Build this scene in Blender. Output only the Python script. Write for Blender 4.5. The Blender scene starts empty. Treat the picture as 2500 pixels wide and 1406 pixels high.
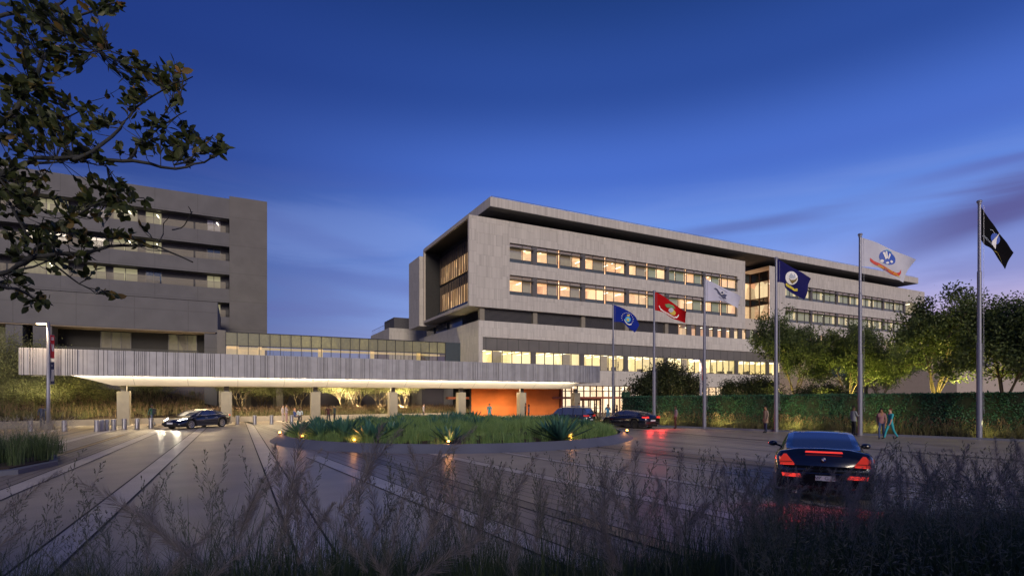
import bpy, bmesh, math, random
import numpy as np
from mathutils import Vector, Matrix
random.seed(7)
RNG = np.random.default_rng(11)
PI = math.pi
# ---------------------------------------------------------------- measuring frame
EYE, FPX, CX, HY = 2.5, 1295.0, 1250.0, 966.0
FW = (0.4594, 0.8882); RT = (0.8882, -0.4594)
def dl(d, l):                       # metres ahead, metres to the side -> plan point
    return (d*FW[0]+l*RT[0], d*FW[1]+l*RT[1])
def gp(x, y):                       # ground point
    d = FPX*EYE/(y-HY); return dl(d, (x-CX)/FPX*d)
def gd(x, d): return dl(d, (x-CX)/FPX*d)
def zd(y, d): return EYE-(y-HY)/FPX*d
def onY(x, Y):                      # X and depth where a facade plane is met
    a = (x-CX)/FPX; dx, dy = FW[0]+a*RT[0], FW[1]+a*RT[1]
    d = Y/dy; return dx*d, d
SC = bpy.context.scene
COL = SC.collection
ORG = {}
# ---------------------------------------------------------------- object helpers
def tag(o, label=None, cat=None, group=None, kind=None):
    if label: o['label'] = label
    if cat: o['category'] = cat
    if group: o['group'] = group
    if kind: o['kind'] = kind
    return o
def empty(name, loc=(0,0,0), rz=0.0, label=None, cat=None, group=None):
    o = bpy.data.objects.new(name, None); COL.objects.link(o)
    o.empty_display_size = 0.2
    o.location = loc; o.rotation_euler = (0,0,rz)
    ORG[o.name] = Vector(loc) if rz == 0 else Vector((0,0,0))
    return tag(o, label, cat, group)
def link(name, me, mat=None, parent=None, loc=None, smooth=False):
    o = bpy.data.objects.new(name, me); COL.objects.link(o)
    if mat:
        for m in (mat if isinstance(mat,(list,tuple)) else [mat]): me.materials.append(m)
    if parent is not None: o.parent = parent
    if loc is not None: o.location = loc
    if smooth:
        me.polygons.foreach_set('use_smooth', [True]*len(me.polygons))
    return o
def children(o): return [c for c in bpy.data.objects if c.parent == o]
def copy_tree(o, kids, parent=None):
    c = o.copy(); COL.objects.link(c); c.parent = parent
    for k in kids.get(o.name, []): copy_tree(k, kids, c)
    return c
def kidmap(root):
    m = {}
    def rec(o):
        m[o.name] = [c for c in bpy.data.objects if c.parent == o]
        for c in m[o.name]: rec(c)
    rec(root); return m
def place_copy(root, km, loc, rz=0, label=None, scale=None):
    c = copy_tree(root, km); c.location = loc; c.rotation_euler = (0,0,rz)
    if scale is not None: c.scale = scale if isinstance(scale,(tuple,list)) else (scale,)*3
    if label: c['label'] = label
    return c
class MB:
    def __init__(s): s.v = []; s.f = []; s.mi = []; s.cur = 0
    def face(s, idx): s.f.append(tuple(idx)); s.mi.append(s.cur)
    def poly(s, pts):
        n = len(s.v); s.v += [tuple(p) for p in pts]; s.face(range(n, n+len(pts))); return s
    def box(s, x0,x1,y0,y1,z0,z1):
        n = len(s.v)
        s.v += [(x0,y0,z0),(x1,y0,z0),(x1,y1,z0),(x0,y1,z0),(x0,y0,z1),(x1,y0,z1),(x1,y1,z1),(x0,y1,z1)]
        for q in ((0,3,2,1),(4,5,6,7),(0,1,5,4),(1,2,6,5),(2,3,7,6),(3,0,4,7)): s.face([n+i for i in q])
        return s
    def obox(s, c, ax, hl, hw, z0, z1):      # oriented box: centre, axis dir, half length, half width
        u = Vector((ax[0],ax[1],0)).normalized(); w = Vector((-u.y,u.x,0)); c = Vector((c[0],c[1],0))
        P = [c-u*hl-w*hw, c+u*hl-w*hw, c+u*hl+w*hw, c-u*hl+w*hw]
        return s.prism([(p.x,p.y) for p in P], z0, z1)
    def prism(s, pts, z0, z1):
        n = len(s.v); k = len(pts)
        s.v += [(x,y,z0) for x,y in pts]+[(x,y,z1) for x,y in pts]
        s.face([n+i for i in range(k)][::-1]); s.face([n+k+i for i in range(k)])
        for i in range(k):
            j = (i+1)%k; s.face((n+i,n+j,n+k+j,n+k+i))
        return s
    def tube(s, pts, rad, n=6, cap=True):
        pts = [Vector(p) for p in pts]
        if not isinstance(rad,(list,tuple)): rad = [rad]*len(pts)
        b = len(s.v); up = Vector((0.13,0.21,1)).normalized()
        for i,p in enumerate(pts):
            t = (pts[min(i+1,len(pts)-1)]-pts[max(i-1,0)])
            if t.length < 1e-9: t = Vector((0,0,1))
            t.normalize()
            a = t.cross(up if abs(t.dot(up))<0.95 else Vector((1,0,0))).normalized(); c = t.cross(a)
            for k in range(n):
                g = 2*PI*k/n; q = p+(a*math.cos(g)+c*math.sin(g))*rad[i]; s.v.append(tuple(q))
        for i in range(len(pts)-1):
            for k in range(n):
                j = (k+1)%n; s.face((b+i*n+k,b+i*n+j,b+(i+1)*n+j,b+(i+1)*n+k))
        if cap:
            s.face([b+k for k in range(n)][::-1]); s.face([b+(len(pts)-1)*n+k for k in range(n)])
        return s
    def lathe(s, prof, n=20, c=(0,0,0)):     # prof: (r,z)
        b = len(s.v)
        for r,z in prof:
            for k in range(n):
                g = 2*PI*k/n; s.v.append((c[0]+r*math.cos(g),c[1]+r*math.sin(g),c[2]+z))
        for i in range(len(prof)-1):
            for k in range(n):
                j = (k+1)%n; s.face((b+i*n+k,b+i*n+j,b+(i+1)*n+j,b+(i+1)*n+k))
        s.face([b+k for k in range(n)][::-1]); s.face([b+(len(prof)-1)*n+k for k in range(n)])
        return s
    def ball(s, c, r, n=10, m=6, sc=(1,1,1)):
        b = len(s.v)
        for i in range(m+1):
            t = PI*i/m
            for k in range(n):
                g = 2*PI*k/n
                s.v.append((c[0]+r*sc[0]*math.sin(t)*math.cos(g), c[1]+r*sc[1]*math.sin(t)*math.sin(g), c[2]-r*sc[2]*math.cos(t)))
        for i in range(m):
            for k in range(n):
                j = (k+1)%n; s.face((b+i*n+k,b+i*n+j,b+(i+1)*n+j,b+(i+1)*n+k))
        return s
    def build(s, name, mat, parent=None, org=None, smooth=False, bevel=0):
        if org is None:
            p = parent; org = Vector((0,0,0))
            if p is not None:
                org = ORG.get(p.name, Vector((0,0,0)))
        org = Vector(org)
        me = bpy.data.meshes.new(name)
        me.from_pydata([(v[0]-org.x, v[1]-org.y, v[2]-org.z) for v in s.v], [], s.f)
        o = link(name, me, mat, parent, smooth=smooth)
        if isinstance(mat,(list,tuple)) and len(mat)>1: me.polygons.foreach_set('material_index', s.mi)
        if parent is None: o.location = org; ORG[o.name] = org
        else: ORG[o.name] = org
        if bevel:
            b = o.modifiers.new('bevel','BEVEL'); b.width = bevel; b.segments = 2; b.limit_method='ANGLE'
        me.update()
        return o
def np_mesh(name, V, Q, mat, parent=None, smooth=False, attr=None, tri=False):
    """V (n,3), Q (m,4) quads"""
    me = bpy.data.meshes.new(name); k = 3 if tri else 4
    V = np.asarray(V, dtype=np.float32); Q = np.asarray(Q, dtype=np.int32)
    me.vertices.add(len(V)); me.vertices.foreach_set('co', V.ravel())
    me.loops.add(Q.size); me.loops.foreach_set('vertex_index', Q.ravel())
    me.polygons.add(len(Q)); me.polygons.foreach_set('loop_start', np.arange(len(Q), dtype=np.int32)*k)
    me.polygons.foreach_set('loop_total', np.full(len(Q), k, dtype=np.int32))
    me.update(calc_edges=True)
    if attr is not None:
        at = me.attributes.new('tone','FLOAT','POINT'); at.data.foreach_set('value', np.asarray(attr,dtype=np.float32))
    o = link(name, me, mat, parent, smooth=smooth)
    return o
# ---------------------------------------------------------------- materials
def nt(m): m.use_nodes = True; return m.node_tree.nodes, m.node_tree.links
def srgb(h):
    h = h.lstrip('#'); c = [int(h[i:i+2],16)/255 for i in (0,2,4)]
    return tuple(x/12.92 if x<=0.04045 else ((x+0.055)/1.055)**2.4 for x in c)+(1,)
def C(*c): return (c[0],c[1],c[2],1) if len(c)==3 else (c[0],c[0],c[0],1)
def mat(name, col, rough=0.6, metal=0.0, var=0.12, scale=3.0, bump=0.0, bscale=30.0, emit=None, es=0, spec=0.5, coat=0.0, trans=0.0):
    m = bpy.data.materials.new(name); N,L = nt(m); b = N['Principled BSDF']
    b.inputs['Roughness'].default_value = rough; b.inputs['Metallic'].default_value = metal
    b.inputs['Specular IOR Level'].default_value = spec
    b.inputs['Coat Weight'].default_value = coat
    g = N.new('ShaderNodeNewGeometry')
    no = N.new('ShaderNodeTexNoise'); no.inputs['Scale'].default_value = scale; no.inputs['Detail'].default_value = 5
    L.new(g.outputs['Position'], no.inputs['Vector'])
    mp = N.new('ShaderNodeMapRange'); mp.inputs[1].default_value=0.3; mp.inputs[2].default_value=0.7
    mp.inputs[3].default_value = 1-var; mp.inputs[4].default_value = 1+var
    L.new(no.outputs['Fac'], mp.inputs[0])
    mx = N.new('ShaderNodeVectorMath'); mx.operation='SCALE'; mx.inputs[0].default_value = col[:3]
    L.new(mp.outputs[0], mx.inputs['Scale']); L.new(mx.outputs[0], b.inputs['Base Color'])
    if bump:
        n2 = N.new('ShaderNodeTexNoise'); n2.inputs['Scale'].default_value = bscale; n2.inputs['Detail'].default_value=4
        L.new(g.outputs['Position'], n2.inputs['Vector'])
        bp = N.new('ShaderNodeBump'); bp.inputs['Strength'].default_value = bump; bp.inputs['Distance'].default_value = 0.02
        L.new(n2.outputs['Fac'], bp.inputs['Height']); L.new(bp.outputs[0], b.inputs['Normal'])
    if emit is not None:
        b.inputs['Emission Color'].default_value = emit; b.inputs['Emission Strength'].default_value = es
    return m
def mathn(N, L, op, a, b=None, c=None):
    n = N.new('ShaderNodeMath'); n.operation = op
    for i,x in enumerate((a,b,c)):
        if x is None: continue
        if isinstance(x,(int,float)): n.inputs[i].default_value = x
        else: L.new(x, n.inputs[i])
    return n.outputs[0]
def facade_mat(name, col, rib=0.32, fine=0.08, row=1.35, joint=0.9, amp=0.22, rough=0.75, smooth=False):
    """vertical ribbed cladding panels: tone and relief change rib by rib, staggered panel joints"""
    m = bpy.data.materials.new(name); N,L = nt(m); b = N['Principled BSDF']; b.inputs['Roughness'].default_value = rough
    g = N.new('ShaderNodeNewGeometry'); sp = N.new('ShaderNodeSeparateXYZ'); L.new(g.outputs['Position'], sp.inputs[0])
    sn = N.new('ShaderNodeSeparateXYZ'); L.new(g.outputs['True Normal'], sn.inputs[0])
    ax = mathn(N,L,'ABSOLUTE', sn.outputs[0]); ay = mathn(N,L,'SUBTRACT',1.0,ax)
    u = mathn(N,L,'ADD', mathn(N,L,'MULTIPLY',sp.outputs[0],ay), mathn(N,L,'MULTIPLY',sp.outputs[1],ax))
    z = sp.outputs[2]
    r = mathn(N,L,'FLOOR', mathn(N,L,'DIVIDE',z,row))
    # column shift per row so joints stagger
    panel = mathn(N,L,'FLOOR', mathn(N,L,'DIVIDE',u,joint))
    w0 = N.new('ShaderNodeTexWhiteNoise'); w0.noise_dimensions='1D'; L.new(panel, w0.inputs['W'])
    zz = mathn(N,L,'ADD', z, mathn(N,L,'MULTIPLY', mathn(N,L,'FLOOR',mathn(N,L,'MULTIPLY',w0.outputs['Value'],3.0)), row*0.25))
    r2 = mathn(N,L,'FLOOR', mathn(N,L,'DIVIDE',zz,row))
    def wn(w, seed):
        cb = N.new('ShaderNodeCombineXYZ'); L.new(w, cb.inputs[0]); L.new(r2, cb.inputs[1]); cb.inputs[2].default_value = seed
        q = N.new('ShaderNodeTexWhiteNoise'); q.noise_dimensions='3D'; L.new(cb.outputs[0], q.inputs['Vector']); return q.outputs['Value']
    a1 = wn(mathn(N,L,'FLOOR', mathn(N,L,'DIVIDE',u,rib)), 1.0)
    a2 = wn(mathn(N,L,'FLOOR', mathn(N,L,'DIVIDE',u,fine)), 2.0)
    a3 = wn(panel, 3.0)
    jz = mathn(N,L,'LESS_THAN', mathn(N,L,'FRACT', mathn(N,L,'DIVIDE',zz,row)), 0.03)
    ju = mathn(N,L,'LESS_THAN', mathn(N,L,'FRACT', mathn(N,L,'DIVIDE',u,joint)), 0.03)
    j = mathn(N,L,'MAXIMUM', jz, ju)
    # deep grooves: some fine ribs are recessed, their shade put into the tone
    gr = mathn(N,L,'GREATER_THAN', a2, 0.80)
    tone = mathn(N,L,'ADD', 1.0-amp*0.6, mathn(N,L,'MULTIPLY',a1,amp))
    tone = mathn(N,L,'ADD', tone, mathn(N,L,'MULTIPLY',a2,amp*0.35))
    tone = mathn(N,L,'ADD', tone, mathn(N,L,'MULTIPLY',a3,amp*0.16))
    tone = mathn(N,L,'SUBTRACT', tone, mathn(N,L,'MULTIPLY',gr,amp*1.0))
    tone = mathn(N,L,'SUBTRACT', tone, mathn(N,L,'MULTIPLY',j,0.20))
    no = N.new('ShaderNodeTexNoise'); no.inputs['Scale'].default_value=0.25; no.inputs['Detail'].default_value=6; L.new(g.outputs['Position'], no.inputs['Vector'])
    tone = mathn(N,L,'MULTIPLY', tone, mathn(N,L,'ADD', 0.92, mathn(N,L,'MULTIPLY', no.outputs['Fac'], 0.16)))
    mx = N.new('ShaderNodeVectorMath'); mx.operation='SCALE'; mx.inputs[0].default_value = col[:3]
    L.new(tone, mx.inputs['Scale']); L.new(mx.outputs[0], b.inputs['Base Color'])
    bp = N.new('ShaderNodeBump'); bp.inputs['Strength'].default_value=0.35; bp.inputs['Distance'].default_value=0.03
    L.new(mathn(N,L,'SUBTRACT',mathn(N,L,'MULTIPLY',a2,0.3), mathn(N,L,'ADD',gr,j)), bp.inputs['Height']); L.new(bp.outputs[0], b.inputs['Normal'])
    return m
def joint_mat(name, col, ju, jz, rough=0.8, dark=0.35, var=0.1, offs=(0,0), lw=0.012):
    """plain rendered wall with a grid of panel joints"""
    m = mat(name, col, rough, var=var, scale=0.6, bump=0.15, bscale=12)
    N,L = nt(m); b = N['Principled BSDF']
    g = N.new('ShaderNodeNewGeometry'); sp = N.new('ShaderNodeSeparateXYZ'); L.new(g.outputs['Position'], sp.inputs[0])
    sn = N.new('ShaderNodeSeparateXYZ'); L.new(g.outputs['True Normal'], sn.inputs[0])
    ax = mathn(N,L,'ABSOLUTE', sn.outputs[0]); ay = mathn(N,L,'SUBTRACT',1.0,ax)
    u = mathn(N,L,'ADD', mathn(N,L,'MULTIPLY',sp.outputs[0],ay), mathn(N,L,'MULTIPLY',sp.outputs[1],ax))
    a = mathn(N,L,'LESS_THAN', mathn(N,L,'FRACT', mathn(N,L,'DIVIDE',mathn(N,L,'ADD',u,offs[0]),ju)), lw*3/ju)
    c = mathn(N,L,'LESS_THAN', mathn(N,L,'FRACT', mathn(N,L,'DIVIDE',mathn(N,L,'ADD',sp.outputs[2],offs[1]),jz)), lw*3/jz)
    k = mathn(N,L,'SUBTRACT', 1.0, mathn(N,L,'MULTIPLY', mathn(N,L,'MAXIMUM',a,c), dark))
    src = b.inputs['Base Color'].links[0].from_socket
    mx = N.new('ShaderNodeVectorMath'); mx.operation='SCALE'; L.new(src, mx.inputs[0]); L.new(k, mx.inputs['Scale'])
    L.new(mx.outputs[0], b.inputs['Base Color'])
    return m
def glass_mat(name, tint=(0.75,0.8,0.75), refl=1.0, rough=0.02, base=0.06):
    m = bpy.data.materials.new(name); N,L = nt(m); out = N['Material Output']; N.remove(N['Principled BSDF'])
    tr = N.new('ShaderNodeBsdfTransparent'); tr.inputs[0].default_value = (*tint,1)
    gl = N.new('ShaderNodeBsdfGlossy'); gl.inputs['Roughness'].default_value = rough; gl.inputs[0].default_value=(refl,refl,refl,1)
    fr = N.new('ShaderNodeFresnel'); fr.inputs[0].default_value = 1.5
    g = N.new('ShaderNodeNewGeometry'); no = N.new('ShaderNodeTexNoise'); no.inputs['Scale'].default_value = 0.7
    L.new(g.outputs['Position'], no.inputs['Vector'])
    bp = N.new('ShaderNodeBump'); bp.inputs['Strength'].default_value=0.03; L.new(no.outputs['Fac'], bp.inputs['Height']); L.new(bp.outputs[0], gl.inputs['Normal'])
    fac = mathn(N,L,'ADD', fr.outputs[0], base)
    mx = N.new('ShaderNodeMixShader'); L.new(fac, mx.inputs[0]); L.new(tr.outputs[0], mx.inputs[1]); L.new(gl.outputs[0], mx.inputs[2])
    L.new(mx.outputs[0], out.inputs[0]); return m
def emit_mat(name, col, s):
    m = bpy.data.materials.new(name); N,L = nt(m); out = N['Material Output']; N.remove(N['Principled BSDF'])
    e = N.new('ShaderNodeEmission'); e.inputs[0].default_value = col; e.inputs[1].default_value = s
    L.new(e.outputs[0], out.inputs[0]); return m
def room_mat(name, c1, c2, s, scale=0.35, base=0.6):
    """walls of a lamp-lit room seen through windows"""
    m = mat(name, C(base,base*0.92,base*0.8), 0.8); N,L = nt(m); b = N['Principled BSDF']
    g = N.new('ShaderNodeNewGeometry'); mp = N.new('ShaderNodeMapping'); mp.inputs['Scale'].default_value=(scale,scale,scale*0.4)
    L.new(g.outputs['Position'], mp.inputs[0])
    w = N.new('ShaderNodeTexVoronoi'); w.inputs['Scale'].default_value = 1.0; L.new(mp.outputs[0], w.inputs['Vector'])
    sx = N.new('ShaderNodeSeparateXYZ'); L.new(w.outputs['Color'], sx.inputs[0])
    mx = N.new('ShaderNodeMix'); mx.data_type='RGBA'; mx.inputs[6].default_value=c1; mx.inputs[7].default_value=c2
    L.new(sx.outputs[0], mx.inputs[0]); L.new(mx.outputs[2], b.inputs['Emission Color'])
    L.new(mathn(N,L,'MULTIPLY', mathn(N,L,'ADD',0.45,sx.outputs[1]), s), b.inputs['Emission Strength'])  # lamp light on the room walls put in as emission
    return m
def leaf_mat(name, c1, c2, rough=0.55, transl=0.25, c3=None):
    m = bpy.data.materials.new(name); N,L = nt(m); b = N['Principled BSDF']; out = N['Material Output']
    b.inputs['Roughness'].default_value = rough; b.inputs['Specular IOR Level'].default_value = 0.35
    g = N.new('ShaderNodeNewGeometry')
    rp = N.new('ShaderNodeValToRGB'); rp.color_ramp.elements[0].color = c1; rp.color_ramp.elements[1].color = c2
    if c3 is not None:
        e = rp.color_ramp.elements.new(0.93); e.color = c2; rp.color_ramp.elements[2].color = c3; rp.color_ramp.elements[2].position = 1.0
        rp.color_ramp.elements[1].position = 0.8
    no = N.new('ShaderNodeTexNoise'); no.inputs['Scale'].default_value=1.3; L.new(g.outputs['Position'], no.inputs['Vector'])
    L.new(mathn(N,L,'ADD', mathn(N,L,'MULTIPLY',g.outputs['Random Per Island'],0.7), mathn(N,L,'MULTIPLY',no.outputs['Fac'],0.4)), rp.inputs[0])
    L.new(rp.outputs[0], b.inputs['Base Color'])
    t = N.new('ShaderNodeBsdfTranslucent'); L.new(rp.outputs[0], t.inputs[0])
    mx = N.new('ShaderNodeMixShader'); mx.inputs[0].default_value = transl
    L.new(b.outputs[0], mx.inputs[1]); L.new(t.outputs[0], mx.inputs[2]); L.new(mx.outputs[0], out.inputs[0])
    return m
M = {}
M['panel'] = facade_mat('ribbed_panel', C(0.45,0.43,0.40), rib=0.30, fine=0.10, amp=0.14)
M['panel2'] = facade_mat('ribbed_panel_base', C(0.50,0.48,0.445), row=1.02, amp=0.13, rib=0.30, fine=0.10)
M['plain'] = mat('plain_panel', C(0.46,0.42,0.37), 0.7, var=0.06)
M['stucco'] = joint_mat('old_concrete', C(0.113,0.113,0.124), 5.0, 4.0, lw=0.03, dark=0.18)
M['stucco_dark'] = joint_mat('podium_wall', C(0.085,0.077,0.095), 4.5, 8.0, lw=0.03)
M['stucco_tower'] = joint_mat('tower_concrete', C(0.118,0.115,0.116), 5.0, 4.0, lw=0.03, dark=0.18, offs=(1.1,0))
M['grey_metal'] = mat('grey_metal', C(0.115,0.11,0.105), 0.5, 0.3, var=0.08)
M['grey_panel'] = joint_mat('grey_metal_panel', C(0.13,0.125,0.115), 1.53, 50.0, rough=0.45, dark=0.75, lw=0.02, offs=(0.1,0))
M['dark'] = mat('dark_metal', C(0.02,0.021,0.024), 0.5, 0.2)
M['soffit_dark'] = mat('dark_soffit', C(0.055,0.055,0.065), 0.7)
M['blue_glass'] = mat('dark_blue_glass', C(0.03,0.045,0.07), 0.12, 0.0, spec=0.9)
M['spandrel'] = mat('spandrel_glass', C(0.07,0.085,0.08), 0.15, spec=0.8)
M['glass'] = glass_mat('window_glass')
M['bridge_glass'] = glass_mat('bridge_glass', (0.72,0.76,0.62), base=0.10)
M['bridge_spandrel'] = mat('bridge_spandrel', C(0.20,0.20,0.12), 0.22, spec=0.7, var=0.1)
M['room'] = room_mat('lit_room', srgb('#ffdcae'), srgb('#e89a70'), 0.95, 0.55)
M['room_y'] = room_mat('lit_room_yellow', srgb('#ffe8bc'), srgb('#e8c878'), 0.95, 0.4)
M['lobby'] = room_mat('lit_lobby', srgb('#fff0d8'), srgb('#f4bc96'), 1.1, 0.4)
M['room_dim'] = room_mat('dim_room', srgb('#8d8a70'), srgb('#6a6a5c'), 0.45)
M['blind'] = mat('roller_blind', C(0.42,0.38,0.32), 0.8, emit=srgb('#e0b890'), es=0.24, var=0.1)  # emission stands for the room light behind the shade
M['blind_green'] = mat('roller_blind_green', C(0.26,0.27,0.20), 0.8, emit=srgb('#ccc394'), es=0.36, var=0.1)  # glow of the lit rooms put in as emission
M['fixture'] = emit_mat('ceiling_fixture', srgb('#fff0d4'), 5.0)
M['lamp'] = emit_mat('lamp_glow', srgb('#ffd9a0'), 12.0)
M['spot'] = emit_mat('uplight_glow', srgb('#ff9c40'), 34.0)
M['bronze'] = mat('bronze_frame', C(0.10,0.045,0.025), 0.4, 0.4)
M['redbeam'] = mat('rust_red_beam', C(0.33,0.09,0.045), 0.5)
M['orange'] = mat('orange_plaster', C(0.62,0.17,0.035), 0.75, var=0.18, scale=0.5, bump=0.1)
M['white_soffit'] = joint_mat('canopy_soffit', C(0.72,0.68,0.60), 3.8, 100, rough=0.55, dark=0.5, lw=0.012, var=0.05)
M['fascia'] = mat('fascia_batten', C(0.33,0.335,0.365), 0.55, 0.0, var=0.1, scale=1.5)
M['fascia_back'] = mat('fascia_groove_shade', C(0.10,0.10,0.11), 0.7)  # darker backing colour stands for the shade between the battens
M['column'] = mat('canopy_column', C(0.21,0.19,0.15), 0.6, var=0.08, scale=2, bump=0.05)
M['steel'] = mat('brushed_steel', C(0.5,0.5,0.52), 0.28, 0.9, var=0.05)
M['pole'] = mat('pole_paint', C(0.19,0.20,0.26), 0.4, 0.3, var=0.05)
M['concrete'] = mat('cast_concrete', C(0.20,0.185,0.165), 0.8, bump=0.2, scale=1.0)
M['kerb'] = mat('island_kerb', C(0.11,0.12,0.165), 0.6, bump=0.1, scale=0.8, var=0.1)
M['soil'] = mat('soil_mulch', C(0.03,0.02,0.013), 0.95, bump=0.6, bscale=20)
M['bark'] = mat('tree_bark', C(0.10,0.075,0.05), 0.9, bump=0.6, bscale=25, scale=6, var=0.3)
M['bark_dark'] = mat('dark_bark', C(0.035,0.038,0.04), 0.85, bump=0.5, bscale=40, scale=8, var=0.3)
M['leaf_tree'] = leaf_mat('street_tree_leaf', C(0.035,0.065,0.026), C(0.13,0.17,0.05))
M['leaf_olive'] = leaf_mat('olive_leaf', C(0.10,0.125,0.045), C(0.28,0.28,0.12))
M['leaf_dark'] = leaf_mat('evergreen_leaf', C(0.012,0.026,0.012), C(0.05,0.06,0.02))
M['leaf_near'] = leaf_mat('near_leaf', C(0.018,0.032,0.012), C(0.06,0.075,0.024), c3=C(0.24,0.12,0.03), rough=0.5)
M['leaf_hedge'] = leaf_mat('hedge_leaf', C(0.018,0.065,0.045), C(0.055,0.15,0.09))
M['agave'] = leaf_mat('agave_leaf', C(0.02,0.075,0.07), C(0.05,0.13,0.10), rough=0.4, transl=0.05)
M['grass_isl'] = leaf_mat('island_grass', C(0.06,0.17,0.06), C(0.27,0.38,0.14))
M['grass_fg'] = leaf_mat('fore_grass', C(0.028,0.062,0.028), C(0.095,0.14,0.06), rough=0.7)
M['grass_tan'] = leaf_mat('tan_grass', C(0.16,0.13,0.07), C(0.42,0.32,0.18), rough=0.7, transl=0.4)
M['grass_bank'] = leaf_mat('bank_grass', C(0.05,0.07,0.03), C(0.19,0.17,0.085), rough=0.7)
M['plume'] = leaf_mat('grass_plume', C(0.10,0.075,0.055), C(0.26,0.17,0.13), rough=0.8, transl=0.45)
M['plume_fg'] = leaf_mat('fore_plume', C(0.22,0.20,0.165), C(0.46,0.41,0.36), rough=0.8, transl=0.4)
M['panicle'] = leaf_mat('fore_panicle', C(0.09,0.11,0.085), C(0.26,0.27,0.20), rough=0.7, transl=0.3)
M['tyre'] = mat('tyre_rubber', C(0.012), 0.8)
M['rim'] = mat('alloy_rim', C(0.55,0.55,0.58), 0.3, 0.9)
M['rim_dark'] = mat('dark_rim', C(0.10), 0.35, 0.8)
M['paint'] = mat('black_paint', C(0.006,0.007,0.012), 0.18, 0.0, coat=1.0, var=0.02, spec=0.7)
M['paint_suv'] = mat('slate_paint', C(0.03,0.035,0.05), 0.25, 0.2, coat=1.0, var=0.02)
M['car_glass'] = mat('car_glass', C(0.16,0.18,0.22), 0.07, 0.75, spec=1.0, coat=0.5, var=0.0)
M['chrome'] = mat('chrome_trim', C(0.7), 0.12, 1.0, var=0.02)
M['tail'] = mat('tail_light_lens', C(0.35,0.01,0.01), 0.2, emit=(1,0.07,0.05,1), es=0.34)
M['tail_bright'] = mat('brake_light_lens', C(0.5,0.02,0.02), 0.2, emit=(1,0.06,0.045,1), es=0.8)
M['head'] = mat('head_light_lens', C(0.8), 0.1, emit=(1,0.95,0.85,1), es=9.0)
M['plate'] = mat('number_plate', C(0.55,0.56,0.65), 0.5)
M['plate_ink'] = mat('plate_ink', C(0.02,0.03,0.12), 0.5)
M['black'] = mat('matt_black', C(0.008), 0.7)
M['beige'] = mat('beige_render', C(0.36,0.31,0.27), 0.8, var=0.06, bump=0.1)
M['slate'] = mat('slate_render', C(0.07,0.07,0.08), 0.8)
# ================================================================ sky, light, camera
W = bpy.data.worlds.new('World'); SC.world = W; W.use_nodes = True
N = W.node_tree.nodes; L = W.node_tree.links
bg = N['Background']; wo = N['World Output']
SUN_EL, SUN_AZ = math.radians(24), None
tc = N.new('ShaderNodeTexCoord'); nv = N.new('ShaderNodeVectorMath'); nv.operation='NORMALIZE'; L.new(tc.outputs['Generated'], nv.inputs[0])
sep = N.new('ShaderNodeSeparateXYZ'); L.new(nv.outputs[0], sep.inputs[0])
def wdot(v):
    d = N.new('ShaderNodeVectorMath'); d.operation='DOT_PRODUCT'; L.new(nv.outputs[0], d.inputs[0]); d.inputs[1].default_value = v; return d.outputs['Value']
def wmap(x, a, b, c=0.0, d=1.0, smooth=True):
    m = N.new('ShaderNodeMapRange'); m.interpolation_type = 'SMOOTHSTEP' if smooth else 'LINEAR'
    L.new(x, m.inputs[0]); m.inputs[1].default_value=a; m.inputs[2].default_value=b; m.inputs[3].default_value=c; m.inputs[4].default_value=d; return m.outputs[0]
def wmix(f, a, b, mode='MIX'):
    m = N.new('ShaderNodeMix'); m.data_type='RGBA'; m.blend_type = mode
    if isinstance(f,(int,float)): m.inputs[0].default_value = f
    else: L.new(f, m.inputs[0])
    for i,x in ((6,a),(7,b)):
        if isinstance(x,tuple): m.inputs[i].default_value = x
        else: L.new(x, m.inputs[i])
    return m.outputs[2]
rp = N.new('ShaderNodeValToRGB'); L.new(sep.outputs[2], rp.inputs[0])
cr = rp.color_ramp; cr.interpolation='EASE'
stops = [(0.0,'#b2b6e2'),(0.07,'#a8b5ec'),(0.16,'#8eaaf0'),(0.27,'#6e94e6'),(0.38,'#486dca'),(0.50,'#2b4c9c'),(0.62,'#1b3a7c'),(0.8,'#10285c')]
cr.elements[0].position=0.0; cr.elements[0].color=srgb(stops[0][1]); cr.elements[1].position=stops[-1][0]; cr.elements[1].color=srgb(stops[-1][1])
for p,c in stops[1:-1]:
    e = cr.elements.new(p); e.color = srgb(c)
# horizontal heading
side = wdot((RT[0],RT[1],0))
# darker, more violet towards the left
lf = wmap(side, 0.10, -0.70)
sky = wmix(lf, rp.outputs[0], wmix(0.88, rp.outputs[0], srgb('#1a317a'), 'MIX'))
# pink afterglow low on the right
low = wmap(sep.outputs[2], 0.30, 0.05); rg = wmap(side, 0.15, 0.62)
pk = mathn(N,L,'MULTIPLY', low, rg)
sky = wmix(mathn(N,L,'MULTIPLY',pk,0.5), sky, srgb('#c8a8c8'))
low2 = wmap(sep.outputs[2], 0.20, 0.07)
sky = wmix(mathn(N,L,'MULTIPLY',mathn(N,L,'MULTIPLY',low2,wmap(side,0.42,0.66)),0.6), sky, srgb('#ddb6bd'))
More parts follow.
